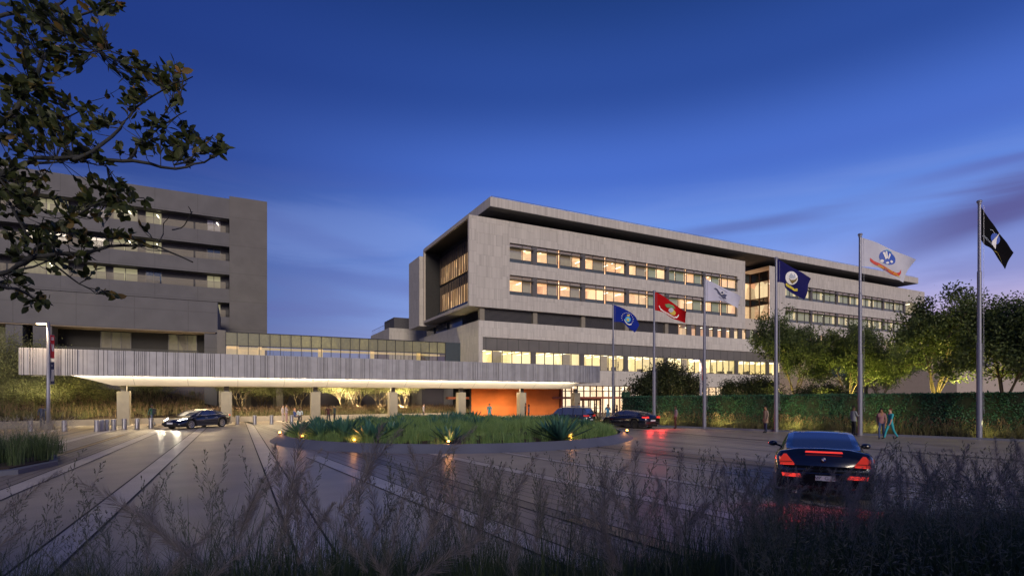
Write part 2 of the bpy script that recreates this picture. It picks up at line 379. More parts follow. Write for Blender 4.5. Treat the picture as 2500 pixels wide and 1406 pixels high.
# soft streaky clouds: stretched along the horizon
mp = N.new('ShaderNodeMapping'); mp.inputs['Scale'].default_value=(1.3,1.3,9.0); mp.inputs['Rotation'].default_value=(0.10,-0.12,0.5); mp.inputs['Location'].default_value=(0.3,0.9,0.2)
L.new(nv.outputs[0], mp.inputs[0])
no = N.new('ShaderNodeTexNoise'); no.inputs['Scale'].default_value=1.6; no.inputs['Detail'].default_value=5; no.inputs['Roughness'].default_value=0.5; no.inputs['Distortion'].default_value=0.4
L.new(mp.outputs[0], no.inputs['Vector'])
cl = wmap(no.outputs['Fac'], 0.46, 0.72)
band = mathn(N,L,'MULTIPLY', wmap(sep.outputs[2],0.42,0.24), wmap(sep.outputs[2],0.0,0.06))
sky = wmix(mathn(N,L,'MULTIPLY',mathn(N,L,'MULTIPLY',cl,band),0.42), sky, srgb('#6468a8'))
lt = wmap(no.outputs['Fac'], 0.50, 0.28)
sky = wmix(mathn(N,L,'MULTIPLY',mathn(N,L,'MULTIPLY',lt,band),0.30), sky, srgb('#8ea2e2'))
# the long violet bank of cloud climbing to the right
def ray(x,y):
    a=(x-CX)/FPX; b=(HY-y)/FPX
    return Vector((FW[0]+a*RT[0], FW[1]+a*RT[1], b)).normalized()
def streak(p, q, width, col, amt, s0, s1, s2=2.0, s3=3.0):
    n = ray(*p).cross(ray(*q)).normalized()
    dd = mathn(N,L,'ABSOLUTE', mathn(N,L,'ADD', wdot(tuple(n)), mathn(N,L,'MULTIPLY', mathn(N,L,'SUBTRACT',no.outputs['Fac'],0.5), width*2.2)))
    m = wmap(dd, width, width*0.12)
    m = mathn(N,L,'MULTIPLY', m, wmap(side, s0, s1))
    if s2 < 1: m = mathn(N,L,'MULTIPLY', m, wmap(side, s3, s2))
    return wmix(mathn(N,L,'MULTIPLY', m, amt), sky, srgb(col))
sky = streak((2130,625),(2490,515), 0.050, '#57508a', 0.85, 0.49, 0.66)
sky = streak((1650,575),(2000,525), 0.018, '#5b66a8', 0.60, 0.22, 0.36, 0.42, 0.54)
sky = streak((2200,450),(2500,385), 0.016, '#5a66b0', 0.60, 0.52, 0.66)
sky = streak((650,640),(980,700), 0.030, '#565fa6', 0.30, -0.46, -0.30, -0.2, -0.02)
sky = streak((660,520),(900,610), 0.030, '#4d55a0', 0.18, -0.48, -0.38, -0.3, -0.12)
nis = N.new('ShaderNodeTexSky'); nis.sky_type='NISHITA'; nis.sun_disc=False; nis.sun_elevation=math.radians(3); 
bg.inputs[1].default_value = 1.0
add = N.new('ShaderNodeVectorMath'); add.operation='MULTIPLY_ADD'; L.new(nis.outputs[0], add.inputs[0]); add.inputs[1].default_value=(0.004,0.004,0.004); L.new(sky, add.inputs[2])
L.new(add.outputs[0], bg.inputs[0])
# last warm glow of the evening, coming from behind the viewer
sun = bpy.data.lights.new('evening_glow','SUN'); sun.energy = 2.3; sun.angle = math.radians(20); sun.color = (1.0,0.83,0.64)
so = bpy.data.objects.new('evening_glow', sun); COL.objects.link(so)
sd = Vector((0.30,0.95,-0.36)).normalized()          # the way the light travels
so.rotation_euler = sd.to_track_quat('-Z','Y').to_euler(); so.location = (0,-20,40)
nis.sun_rotation = math.atan2(-sd.x,-sd.y)
cam = bpy.data.cameras.new('camera'); co = bpy.data.objects.new('camera', cam); COL.objects.link(co)
co.location = (0,0,EYE); co.rotation_euler = (PI/2, 0, -math.atan2(FW[0],FW[1]))
cam.sensor_fit='HORIZONTAL'; cam.sensor_width = 36; cam.lens = 36*FPX/2500; cam.shift_y = (HY-703)/2500; cam.clip_end = 3000; cam.clip_start=0.05
SC.camera = co
SC.view_settings.view_transform='Standard'; SC.view_settings.look='None'; SC.view_settings.exposure=0; SC.view_settings.gamma=1
SC.render.engine='CYCLES'
cy = SC.cycles
cy.use_denoising = True
try: cy.denoiser='OPENIMAGEDENOISE'; cy.denoising_input_passes='RGB_ALBEDO_NORMAL'
except Exception: pass
cy.max_bounces=6; cy.diffuse_bounces=3; cy.glossy_bounces=3; cy.transparent_max_bounces=10; cy.transmission_bounces=3
cy.sample_clamp_indirect=4; cy.caustics_reflective=False; cy.caustics_refractive=False
def light(kind, name, loc, energy, col, size=0.2, size_y=None, aim=None, spot=None, blend=0.6):
    l = bpy.data.lights.new(name, kind); l.energy = energy; l.color = col
    if kind=='AREA':
        l.size = size
        if size_y: l.shape='RECTANGLE'; l.size_y = size_y
    else: l.shadow_soft_size = size
    if kind=='SPOT': l.spot_size = math.radians(spot); l.spot_blend = blend
    o = bpy.data.objects.new(name, l); COL.objects.link(o); o.location = loc
    if aim is not None: o.rotation_euler = (Vector(aim)-Vector(loc)).to_track_quat('-Z','Y').to_euler()
    return o
WARM = (1.0,0.72,0.42)
# ================================================================ ground and paving
def paving_mat(name, col, rough, rvar=0.12, bump=0.15):
    m = mat(name, col, rough, var=0.14, scale=0.7, bump=bump, bscale=60); N,L = nt(m); b = N['Principled BSDF']
    g = N.new('ShaderNodeNewGeometry'); n = N.new('ShaderNodeTexNoise'); n.inputs['Scale'].default_value=0.5; n.inputs['Detail'].default_value=6; L.new(g.outputs['Position'], n.inputs['Vector'])
    q = N.new('ShaderNodeTexNoise'); q.inputs['Scale'].default_value=45; q.inputs['Detail'].default_value=2; L.new(g.outputs['Position'], q.inputs['Vector'])
    r = mathn(N,L,'ADD', rough-rvar, mathn(N,L,'MULTIPLY', n.outputs['Fac'], 2*rvar))
    L.new(r, b.inputs['Roughness'])
    src = b.inputs['Base Color'].links[0].from_socket
    mx = N.new('ShaderNodeVectorMath'); mx.operation='SCALE'; L.new(src, mx.inputs[0]); L.new(mathn(N,L,'MULTIPLY', mathn(N,L,'ADD',0.45,mathn(N,L,'MULTIPLY',q.outputs['Fac'],1.1)), mathn(N,L,'ADD',0.78,mathn(N,L,'MULTIPLY',n.outputs['Fac'],0.44))), mx.inputs['Scale']); L.new(mx.outputs[0], b.inputs['Base Color'])
    return m
M['ground'] = paving_mat('exposed_aggregate', C(0.325,0.285,0.235), 0.42)
M['band'] = paving_mat('pale_band', C(0.45,0.41,0.375), 0.42)
M['paver'] = paving_mat('grey_paver', C(0.225,0.19,0.165), 0.40)
M['ochre'] = paving_mat('ochre_band', C(0.30,0.20,0.08), 0.45)
M['brownband'] = paving_mat('brown_band', C(0.12,0.10,0.083), 0.42)
M['joint'] = mat('joint_black', C(0.008), 0.7)
M['walk'] = paving_mat('tan_walk', C(0.34,0.27,0.19), 0.5)
g = MB(); g.poly([(-500,-300,0),(700,-300,0),(700,900,0),(-500,900,0)])
tag(g.build('plaza_paving', M['ground']), kind='structure')
def strip_poly(mb, xa, xb, y0, y1, z, k=0.0, n=1):    # strip between X=xa and xb (at Y=15), drifting k per metre of Y
    mb.poly([(xa+k*(y0-15),y0,z),(xb+k*(y0-15),y0,z),(xb+k*(y1-15),y1,z),(xa+k*(y1-15),y1,z)])
pale, jt, pav, och, brn, wk = MB(), MB(), MB(), MB(), MB(), MB()
J = 0.022
def band(mb, xa, xb, y0, y1, k=0.0, z=0.008, joints=True):
    strip_poly(mb, xa, xb, y0, y1, z, k)
    if joints:
        for x in (xa,xb): strip_poly(jt, x-J, x+J, y0, y1, z+0.004, k)
wk.poly([(-60,52,0.004),(-9.0,52,0.004),(-9.0,5,0.004),(-60,5,0.004)])
band(pale, -2.85,-2.28, 3,75,0.004); band(pale, 0.80,1.36, 3,90,-0.004); band(pale, -5.62,-5.05, 3,75,0.010)
band(pav, -8.3,-5.62, 3,75,0.012, 0.004, False); band(och, -7.05,-6.75, 3,42,0.014, 0.008); band(brn, -7.05,-6.75, 42,75,0.014, 0.008)
band(pale, -8.85,-8.3, 3,75,0.014); band(brn,-10.6,-10.3,3,75,0.02,0.008,False); band(pale,-12.6,-12.1,3,75,0.02,0.008,False)
for i in range(1,9):
    x = -8.3+i*0.30
    if -7.2<x<-6.6: continue
    strip_poly(jt, x-0.007, x+0.007, 3, 75, 0.010, 0.012)
kk = -0.11
band(pale, 3.35,3.95, 3,23,kk)
band(pav, 3.95,8.0, 3,60,kk,0.004,False); band(brn, 5.15,5.6, 3,60,kk,0.008); band(och, 5.15,5.6, 3,9,kk,0.016)
for i in range(1,12):
    x = 3.95+i*0.34
    if 5.0<x<5.75: continue
    strip_poly(jt, x-0.009, x+0.009, 3, 60, 0.010, kk)
band(pale, 8.0,8.5, 3,60,kk); band(pale,10.9,11.3,3,60,kk); band(pale,13.7,14.05,3,60,kk)
band(pav,15.0,17.6,3,60,kk,0.004,False); band(brn,16.1,16.4,3,60,kk,0.008); band(och,16.9,17.0,3,60,kk,0.008,False)
for i in range(1,9): strip_poly(jt, 15.0+i*0.3-0.009, 15.0+i*0.3+0.009, 3,60,0.010,kk)
for x in (14.9,17.6,19.1,21.3,23.6,28.8,31.2): band(pale, x, x+0.28, 3,60,-0.09 if x<22 else -0.03)
band(brn,26.2,26.6,3,60,-0.04,0.008); band(pale,25.0,25.2,3,60,-0.04)
for mb,nm,mt in ((pale,'pale_paving_bands','band'),(jt,'paving_joints','joint'),(pav,'grey_paver_strips','paver'),(och,'ochre_paving_bands','ochre'),(brn,'brown_paving_bands','brownband'),(wk,'tan_pavement','walk')):
    tag(mb.build(nm, M[mt]), kind='structure')
# paving under the canopy
# ================================================================ main building
Y0 = 60.0
bld = empty('hospital_building', (26.4,Y0,0), label='long pale ribbed panel hospital building with lit ribbon windows and flat overhanging roof', cat='building')
def wall_open(mb, y, x0,x1,z0,z1, ops, dep):
    xs = sorted({x0,x1,*[o[0] for o in ops],*[o[1] for o in ops]}); zs = sorted({z0,z1,*[o[2] for o in ops],*[o[3] for o in ops]})
    for i in range(len(xs)-1):
        for j in range(len(zs)-1):
            cx,cz = (xs[i]+xs[i+1])/2,(zs[j]+zs[j+1])/2
            if any(o[0]<cx<o[1] and o[2]<cz<o[3] for o in ops): continue
            mb.poly([(xs[i],y,zs[j]),(xs[i+1],y,zs[j]),(xs[i+1],y,zs[j+1]),(xs[i],y,zs[j+1])])
    for a,b,c,d in ops:
        mb.poly([(a,y,c),(a,y,d),(a,y+dep,d),(a,y+dep,c)]); mb.poly([(b,y,c),(b,y+dep,c),(b,y+dep,d),(b,y,d)])
        mb.poly([(a,y,c),(a,y+dep,c),(b,y+dep,c),(b,y,c)]); mb.poly([(a,y,d),(b,y,d),(b,y+dep,d),(a,y+dep,d)])
M['transom'] = mat('transom_sheen', C(0.22,0.20,0.19), 0.7, emit=srgb('#d8a888'), es=0.30)  # added panel: its tone and glow stand for reflection and room light
rowU, rowL = (19.5,21.95), (15.36,17.88)
BX0, BX1 = 25.1, 74.3; BZ0, BZ1 = 13.5, 24.65
b = MB()
wall_open(b, Y0, BX0, BX1, BZ0, BZ1, [(30.7,72.5,*rowU),(30.7,72.5,*rowL)], 0.45)
b.poly([(BX1,Y0,BZ0),(BX1,Y0+4,BZ0),(BX1,Y0+4,BZ1),(BX1,Y0,BZ1)])
b.poly([(BX0,Y0,BZ1),(BX1,Y0,BZ1),(BX1,Y0+18,BZ1),(BX0,Y0+18,BZ1)])
b.build('upper_wall', M['panel'], bld)
b = MB(); b.poly([(BX0,Y0,BZ0),(BX0,Y0+18,BZ0),(BX1,Y0+18,BZ0),(BX1,Y0,BZ0)]); b.build('soffit', M['plain'], bld)
# side frame of the big box (a thin picture frame round a deep recess)
b = MB()
ZA,ZB,YA,YB = BZ0+0.35, BZ1-0.35, Y0+0.35, Y0+17.6
b.box(BX0-0.0,BX0+0.6,Y0+0.003,YA,BZ0+0.003,BZ1-0.003); b.box(BX0,BX0+2.6,YB,YB+0.4,BZ0+0.003,BZ1-0.003)
b.box(BX0,BX0+2.6,YA,YB,BZ0+0.003,ZA); b.box(BX0,BX0+2.6,YA,YB,ZB,BZ1-0.003)
b.build('side_frame', M['plain'], bld)
b = MB(); b.box(BX0+2.6,BX0+2.8,YA,YB,ZA,ZB); b.box(BX0+0.6,BX0+2.6,YA-0.2,YA,ZA,ZB); b.box(BX0+0.25,BX0+2.59,YB-0.1,YB-0.003,ZA,ZB); b.box(BX0+0.25,BX0+2.59,YA,YB-0.11,ZB-0.05,ZB-0.003); b.build('side_recess_wall', M['dark'], bld)
for z0,z1 in ((15.1,17.8),(19.3,21.9)):
    b = MB(); b.box(BX0+2.52,BX0+2.6,YA+1.3,YB-0.9,z0,z1); w = b.build('window', M['dark'], bld)
    b = MB(); b.box(BX0+2.44,BX0+2.515,YA+1.4,YB-1.0,z0+0.1,z1-0.1); b.build('pane', room_mat('gold_window', srgb('#f0c080'), srgb('#b07c3c'), 0.8, 2.2), w)
b = MB(); b.box(BX0+2.0,BX0+2.1,YA+0.1,YB-0.5,ZA+0.1,15.05); b.build('blue_spandrel', M['blue_glass'], bld)
M['fin'] = mat('bronze_fin', C(0.13,0.10,0.08), 0.45, 0.5)
for i in range(25):
    y = YA+1.4+i*0.62
    b = MB()
    for z0,z1 in ((15.1,18.9),(19.3,23.4)):
        o = 0.10*random.random()
        b.box(BX0+2.2+o,BX0+2.33+o,y,y+0.07,z0,z1)
    b.build('vertical_fin', M['fin'], bld)
# far-left volume of the same facade
b = MB(); b.box(24.5,30,78.0,83.5,13.1,23.7); b.build('rear_wall', M['panel'], bld)
# lower wing walls: front, left flank
LZ = 11.83
b = MB()
wall_open(b, Y0, 26.4, 130, 0.0, LZ, [(26.95,128,6.0,9.8),(38.3,128,0.0,3.9)], 0.4)
b.poly([(26.4,Y0,0),(26.4,Y0,LZ),(26.4,Y0+24,LZ),(26.4,Y0+24,0)])
b.poly([(26.4,Y0,LZ),(130,Y0,LZ),(130,Y0+24,LZ),(26.4,Y0+24,LZ)])
b.build('lower_wall', M['panel2'], bld)
# band between lower wall and box beyond the louvres, and the wing on the right
XW0, XW1 = 80.3, 130.0
b = MB()
wall_open(b, Y0, XW0, XW1, 13.5, 24.6, [(84.5,128.5,*rowU),(84.5,128.5,*rowL)], 0.45)
b.poly([(XW0,Y0,24.6),(XW1,Y0,24.6),(XW1,Y0+18,24.6),(XW0,Y0+18,24.6)])
b.build('wing_wall', M['panel'], bld)
b = MB(); b.box(BX1+0.003,XW0-0.003,Y0+0.003,Y0+3.7,13.5,15.25); b.build('bay_sill_wall', M['plain'], bld)
# recessed glass bay between box and wing
def lights(mb, x0,x1,y0,y1,z, nx, ny, ln=1.3):
    for i in range(nx):
        for j in range(ny):
            cx = x0+(i+0.5)*(x1-x0)/nx; cyy = y0+(j+0.5)*(y1-y0)/ny
            mb.box(cx-0.06,cx+0.06,cyy-ln/2,cyy+ln/2,z-0.05,z)
bay = MB(); bay.box(BX1,XW0,Y0+3.7,Y0+3.75,15.25,24.0); bay.build('bay_backing', M['dark'], bld) if False else None
gb = empty('window', (BX1,Y0+3.7,15.25)); gb.parent = bld; gb.location = Vector((BX1,Y0+3.7,15.25))-Vector((26.4,Y0,0)); ORG[gb.name] = Vector((BX1,Y0+3.7,15.25))
fr, pn, sp = MB(), MB(), MB()
for x in (BX1+0.1,BX1+2.6,BX1+5.8): fr.box(x-0.09,x+0.09,Y0+3.6,Y0+3.75,15.25,23.8)
for z in (15.35,18.15,19.3,22.2,23.75):
    fr.box(BX1,XW0,Y0+3.62,Y0+3.74,z-0.07,z+0.07); fr.box(XW0-0.12,XW0+0.0,Y0+0.1,Y0+3.62,z-0.07,z+0.07)
for y in (Y0+0.15,Y0+1.9): fr.box(XW0-0.13,XW0-0.002,y-0.08,y+0.08,15.25,23.8)
pn.poly([(BX1,Y0+3.7,15.25),(XW0,Y0+3.7,15.25),(XW0,Y0+3.7,23.8),(BX1,Y0+3.7,23.8)])
pn.poly([(XW0-0.06,Y0+3.7,15.25),(XW0-0.06,Y0+0.1,15.25),(XW0-0.06,Y0+0.1,23.8),(XW0-0.06,Y0+3.7,23.8)])
for z0,z1 in ((18.15,19.3),(22.2,23.8)):
    sp.box(BX1,XW0-0.1,Y0+3.76,Y0+3.8,z0,z1); sp.box(XW0-0.05,XW0-0.01,Y0+0.1,Y0+3.7,z0,z1)
fr.build('frame', M['bronze'], gb); pn.build('pane', M['glass'], gb); sp.build('spandrel', M['grey_metal'], gb)
# lit rooms behind every glazed level
def room(x0,x1,y0,y1,z0,z1, mt, part=7.67, name='lit_room', nfix=2):
    m = MB()
    m.poly([(x0,y1,z0),(x1,y1,z0),(x1,y1,z1),(x0,y1,z1)]); m.poly([(x0,y0,z1),(x0,y1,z1),(x1,y1,z1),(x1,y0,z1)])
    m.poly([(x0,y0,z0),(x1,y0,z0),(x1,y1,z0),(x0,y1,z0)])
    m.poly([(x0,y0,z0),(x0,y1,z0),(x0,y1,z1),(x0,y0,z1)]); m.poly([(x1,y0,z0),(x1,y0,z1),(x1,y1,z1),(x1,y1,z0)])
    x = x0+part
    while x < x1-2:
        m.poly([(x,y0+0.4,z0),(x,y1,z0),(x,y1,z1),(x,y0+0.4,z1)]); x += part*random.choice((1,1,0.5))
    m.build(name, mt, bld)
    f = MB(); lights(f, x0,x1,y0+0.6,y1-0.3,z1-0.03,max(2,int((x1-x0)/2.4)),nfix); f.build('ceiling_lights', M['fixture'], bld)
room(30.7,72.5,Y0+0.5,Y0+6.0,19.3,22.05,M['room']); room(30.7,72.5,Y0+0.5,Y0+6.0,15.2,17.95,M['room'])
room(84.5,128.5,Y0+0.5,Y0+5.0,19.3,22.05,M['room_dim']); room(84.5,128.5,Y0+0.5,Y0+5.0,15.2,17.95,M['room_dim'])
room(BX1+0.1,XW0,Y0+3.85,Y0+9,15.2,18.1,M['room'],20); room(BX1+0.1,XW0,Y0+3.85,Y0+9,19.3,22.3,M['room'],20)
room(XW0+0.02,84.2,Y0+0.3,Y0+9,15.2,18.1,M['room'],20); room(XW0+0.02,84.2,Y0+0.3,Y0+9,19.3,22.3,M['room'],20)
room(26.95,128,Y0+0.45,Y0+7.5,5.9,8.35,M['room_y'],15.3,nfix=3)
room(38.3,128,Y0+0.45,Y0+9,0.02,4.1,M['lobby'],13,nfix=3)
# ribbon windows: one part per bay, panes and blinds below it
def bay_window(x0,x1,z0,z1, litL, litR, blind, shade=True):
    zs, zt = z0+0.48, z1-0.62; xm = x0+(x1-x0)*random.choice((0.42,0.5,0.58)); y = Y0+0.30
    f = MB()
    for x in (x0+0.05,x1-0.05): f.box(x-0.05,x+0.05,y-0.06,y+0.08,z0,z1)
    f.box(xm-0.03,xm+0.03,y-0.05,y+0.07,z0,z1)
    for z in (z0+0.03,zs,zt,z1-0.04): f.box(x0,x1,y-0.055,y+0.075,z-0.035,z+0.035)
    w = f.build('window', M['grey_metal'], bld)
    p = MB(); p.poly([(x0,y,zs),(x1,y,zs),(x1,y,z1),(x0,y,z1)]); p.build('pane', M['glass'], w)
    s = MB(); s.box(x0,x1,y-0.01,y+0.03,z0,zs); s.build('spandrel', M['spandrel'], w)
    s = MB(); s.box(x0+0.1,x1-0.1,y+0.10,y+0.12,zt+0.05,z1-0.02); s.build('transom_sheen', M['transom'], w)
    bl = MB(); any_ = False
    if not litL: bl.box(x0+0.1,xm-0.04,y+0.14,y+0.16,zs,zt+0.03); any_=True
    if not litR: bl.box(xm+0.04,x1-0.1,y+0.14,y+0.16,zs,zt+0.03); any_=True
    if any_: bl.build('blind', blind, w)
    if shade:
        f = MB(); f.box(x0-0.02,x1+0.02,Y0-0.45,y-0.06,zt-0.03,zt+0.05); f.build('sun_shade', M['grey_metal'], w)
def bay_list(a,b,first=None):
    L_ = []; 
    if first: L_.append(first)
    s = a
    while s+7.0 <= b+0.6:
        L_ += [(s,s+3.33),(s+3.58,s+7.0)]; s += 7.67
    return L_
pil = MB(); cols_ = MB()
for (z0,z1) in (rowU,rowL):
    bl = bay_list(34.77,72.5,(30.72,34.1))
    for i,(x0,x1) in enumerate(bl):
        r = random.random()
        if z0>19: lL,lR = (i%2==1 or r<0.3, i%2==0 or r>0.6)
        else: lL,lR = (r<0.7, r>0.25)
        if i>6: lR = random.random()<0.35; lL = random.random()<0.5
        bay_window(x0,x1,z0,z1,lL,lR, M['blind'] if i<6 else M['blind_green'])
    for s in [34.1]+[41.77+7.67*k for k in range(4)]: MB().box(s,s+0.67,Y0+0.15,Y0+0.45,z0,z1).build('pilaster', M['grey_metal'], bld)
pil = MB()
for (z0,z1) in (rowU,rowL):
    for i,(x0,x1) in enumerate(bay_list(84.6,128.5)):
        bay_window(x0,x1,z0,z1,False,False,M['blind_green'], True)
        for c in ((x0+0.2,x0+0.75),(x1-0.8,x1-0.25)):
            if random.random()<0.6:
                e = MB(); e.box(c[0],c[1],Y0+0.42,Y0+0.44,z0+0.55,z1-0.7); e.build('lit_window_slot', emit_mat('slot_glow', srgb('#ffdfa8'), 1.1), bld)
    for k in range(5): MB().box(91.6+7.67*k,92.25+7.67*k,Y0+0.15,Y0+0.45,z0,z1).build('pilaster', M['grey_metal'], bld)
# louvre storey
for k in range(5):
    x0 = 27.4+7.63*k; x1 = min(x0+7.0, 60.4)
    f = MB(); f.box(x0,x1,Y0+0.9,Y0+1.0,LZ,BZ0); lv = f.build('louvre', M['dark'], bld)
    s = MB()
    for i in range(11):
        z = LZ+0.08+i*0.147; s.box(x0,x1,Y0+0.62,Y0+0.66,z,z+0.05)
    s.build('slat_bank', M['grey_metal'], lv)
    c = MB(); c.box(x0-0.63,x0,Y0+0.45,Y0+1.0,LZ,BZ0); c.build('column', M['column'], bld)
# left flank louvre storey
f = MB(); f.box(27.3,27.5,Y0+1.0,Y0+23,LZ,13.3); f.build('flank_recess', M['dark'], bld)
for y0,y1,mt in ((Y0+1.2,Y0+6.5,'louv'),(Y0+7.2,Y0+12,'blue_glass'),(Y0+13.2,Y0+18,'blue_glass'),(Y0+19,Y0+22.5,'blue_glass')):
    if mt=='louv':
        s = MB()
        for i in range(11):
            z = LZ+0.08+i*0.147; s.poly([(27.1,y0,z),(27.1,y1,z),(27.25,y1,z+0.075),(27.25,y0,z+0.075)])
        s.build('louvre', M['grey_metal'], bld)
    else:
        s = MB(); s.box(27.15,27.25,y0,y1,LZ,13.25); s.build('window', M[mt], bld)
# narrow slot windows right of the louvres
room(60.5,128,Y0+0.8,Y0+4,LZ-0.02,BZ0+0.02,M['room'],15,nfix=1)
n=0; x = 60.6
pan = MB()
while x < 128:
    f = MB(); f.poly([(x,Y0+0.40,LZ),(x+0.95,Y0+0.40,LZ),(x+0.95,Y0+0.40,BZ0),(x,Y0+0.40,BZ0)])
    if n < 34: f.build('slot_window', M['glass'], bld)
    MB().box(x+0.95,x+1.9,Y0+0.25,Y0+0.45,LZ,BZ0).build('slot_panel', M['grey_metal'], bld)
    if x>75 and n%3: MB().box(x,x+0.95,Y0+0.5,Y0+0.6,LZ,BZ0).build('slot_blind', M['blind_green'], bld)
    x += 1.9; n += 1

# second storey: grey panel band, glass bays
b = MB(); b.box(26.95,128,Y0+0.18,Y0+0.45,8.22,9.8); b.build('grey_panel_band', M['grey_panel'], bld)
for k in range(13):
    x0 = 27.0+7.65*k; x1 = x0+6.95
    f = MB()
    for i in range(6):
        x = x0+i*(x1-x0)/5; f.box(x-0.035,x+0.035,Y0+0.22,Y0+0.36,6.0,8.22)
    for z in (6.03,8.19): f.box(x0,x1,Y0+0.22,Y0+0.36,z-0.03,z+0.03)
    w = f.build('window', M['grey_metal'], bld)
    p = MB(); p.poly([(x0,Y0+0.3,6.0),(x1,Y0+0.3,6.0),(x1,Y0+0.3,8.22),(x0,Y0+0.3,8.22)]); p.build('pane', M['glass'], w)
    c = MB(); c.box(x1+0.04,x1+0.70,Y0+0.2,Y0+0.5,6.0,8.22); c.build('column', M['grey_metal'], bld)
    if k in (0,1,2,4): 
        bl = MB(); i = (1,3,2,0,2)[k]; bl.box(x0+i*1.39+0.05,x0+(i+1)*1.39-0.05,Y0+0.42,Y0+0.44,6.05,8.1); bl.build('blind', M['blind'], w)
# desks and things by the second-storey windows
b = MB()
for k in range(26):
    x = 31+k*2.1+random.random(); b.box(x,x+random.uniform(0.4,1.1),Y0+1.0,Y0+1.5,5.95,5.95+random.uniform(0.25,0.7))
b.build('desks', M['grey_metal'], bld)
# ground-floor glazed front with doors
gfw = [(38.3,41.2),(41.2,44.4),(44.4,47.6),(47.6,50.2),(51.0,57),(57.6,64),(64.6,71),(71.6,78)]
for i,(x0,x1) in enumerate(gfw):
    f = MB(); nn = 3 if i<4 else 4
    for q in range(nn+1):
        x = x0+q*(x1-x0)/nn; f.box(x-0.05,x+0.05,Y0+0.15,Y0+0.33,0,3.9)
    for z in (0.06,3.15,3.86): f.box(x0,x1,Y0+0.16,Y0+0.32,z-0.05,z+0.05)
    w = f.build('window', M['bronze'] if i<4 else M['grey_metal'], bld)
    p = MB(); p.poly([(x0,Y0+0.25,0),(x1,Y0+0.25,0),(x1,Y0+0.25,3.9),(x0,Y0+0.25,3.9)]); p.build('pane', M['glass'], w)
b = MB(); b.box(36.8,51.0,Y0-0.55,Y0+0.12,2.1,2.38); b.box(38.1,38.4,Y0-0.5,Y0+0.1,0,3.9); b.build('red_beam', M['redbeam'], bld)
b = MB()
for x in (40.9,44.9): b.box(x-0.1,x+0.1,Y0-0.1,Y0+0.12,0,2.1)
b.box(40.9,44.9,Y0-0.1,Y0+0.12,1.85,2.1)
for x in (41.9,42.9,43.9): b.box(x-0.05,x+0.05,Y0-0.05,Y0+0.1,0,1.9)
b.box(41,44.8,Y0-0.03,Y0+0.08,0.78,0.84); b.build('entrance_doors', M['bronze'], bld)
b = MB(); b.box(50.2,51.0,Y0-0.15,Y0+0.6,0,3.9); b.build('column', M['plain'], bld)
b = MB()
for k in range(16):
    b.ball((39.5+random.random()*13, Y0+2+random.random()*4, 3.35+random.random()*0.45), 0.09)
b.build('pendant_lamps', M['fixture'], bld)
# orange entrance wall
b = MB(); b.box(25.3,37.9,Y0-0.35,Y0+0.0-0.003,0,4.6); b.build('orange_wall', M['orange'], bld)
b = MB(); b.box(23.6,25.3,Y0+1.0,Y0+1.2,0,4.6); b.box(25.1,25.3,Y0-0.3,Y0+1.0,0,4.6); b.box(23.5,23.65,Y0+0.8,Y0+1.2,0,4.6); b.build('dark_side_glazing', M['black'], bld)
b = MB(); b.box(22.4,25.28,Y0-0.1,Y0+0.8,2.1,2.38); b.build('red_beam', M['redbeam'], bld)
for k,x in enumerate((27.5,30.8,34.1,37)):
    light('AREA','wall_wash', (x,Y0-1.3,4.35), 150, (1,0.62,0.30), 2.6, 0.15, aim=(x,Y0-0.3,1.6))
# flat roof
SY = 58.5; SXL = onY(1197,SY)[0]; SXR = 124.3
b = MB(); b.box(SXL,SXR,SY,SY+26,25.56,26.72); b.build('roof', M['panel'], bld)
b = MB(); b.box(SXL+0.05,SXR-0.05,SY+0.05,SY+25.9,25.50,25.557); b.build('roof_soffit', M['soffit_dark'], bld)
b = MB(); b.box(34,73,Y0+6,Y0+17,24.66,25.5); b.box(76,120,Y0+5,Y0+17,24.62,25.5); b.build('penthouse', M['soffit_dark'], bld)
M['lit_penthouse'] = mat('lit_penthouse', C(0.24,0.18,0.07), 0.7)  # ochre colour stands for yellowish light on the penthouse wall
b = MB(); b.box(74.6,77,Y0+4.6,Y0+17,24.1,25.5); b.box(50.2,53.5,Y0+5.6,Y0+6,24.66,25.5); b.build('penthouse_lit_patch', M['lit_penthouse'], bld)
b = MB()
for i in range(0,88,1): 
    x = SXL+0.4+i*1.0
    if x<SXR: b.box(x-0.015,x+0.015,SY+0.5,SY+0.53,26.72,27.0)
b.box(SXL+0.4,SXR-0.4,SY+0.49,SY+0.52,27.0,27.03); b.box(SXL+0.49,SXL+0.52,SY+0.52,SY+20,27.0,27.03)
b.build('roof_rail', M['grey_metal'], bld)
# body of the building behind the facades, so it is closed from the side
b = MB(); b.box(31,129.8,Y0+9.2,Y0+24,0,25.4); b.build('core_wall', M['slate'], bld)
# ================================================================ link bridge
Yb = 66.0
br = empty('link_bridge', (-1.9,Yb,0), label='glazed footbridge with olive glass panels linking the two buildings above the canopy', cat='footbridge')
XB0, XB1 = onY(551,Yb)[0], onY(1087,Yb)[0]
b = MB(); b.box(XB0,XB1,Yb+0.1,Yb+3.4,5.5,5.95); b.box(XB0,XB1,Yb+0.1,Yb+3.4,9.35,9.5); b.build('deck', M['grey_metal'], br)
nB = 23; wB = (XB1-XB0)/nB
b = MB(); b.box(XB0,XB1,Yb,Yb+0.05,8.05,9.5); b.build('spandrel_panels', M['bridge_spandrel'], br)
b = MB(); b.poly([(XB0,Yb+0.02,5.9),(XB1,Yb+0.02,5.9),(XB1,Yb+0.02,8.05),(XB0,Yb+0.02,8.05)]); b.build('pane', M['bridge_glass'], br)
b = MB()
for i in range(nB+1): b.box(XB0+i*wB-0.03,XB0+i*wB+0.03,Yb-0.07,Yb-0.002,5.5,9.5)
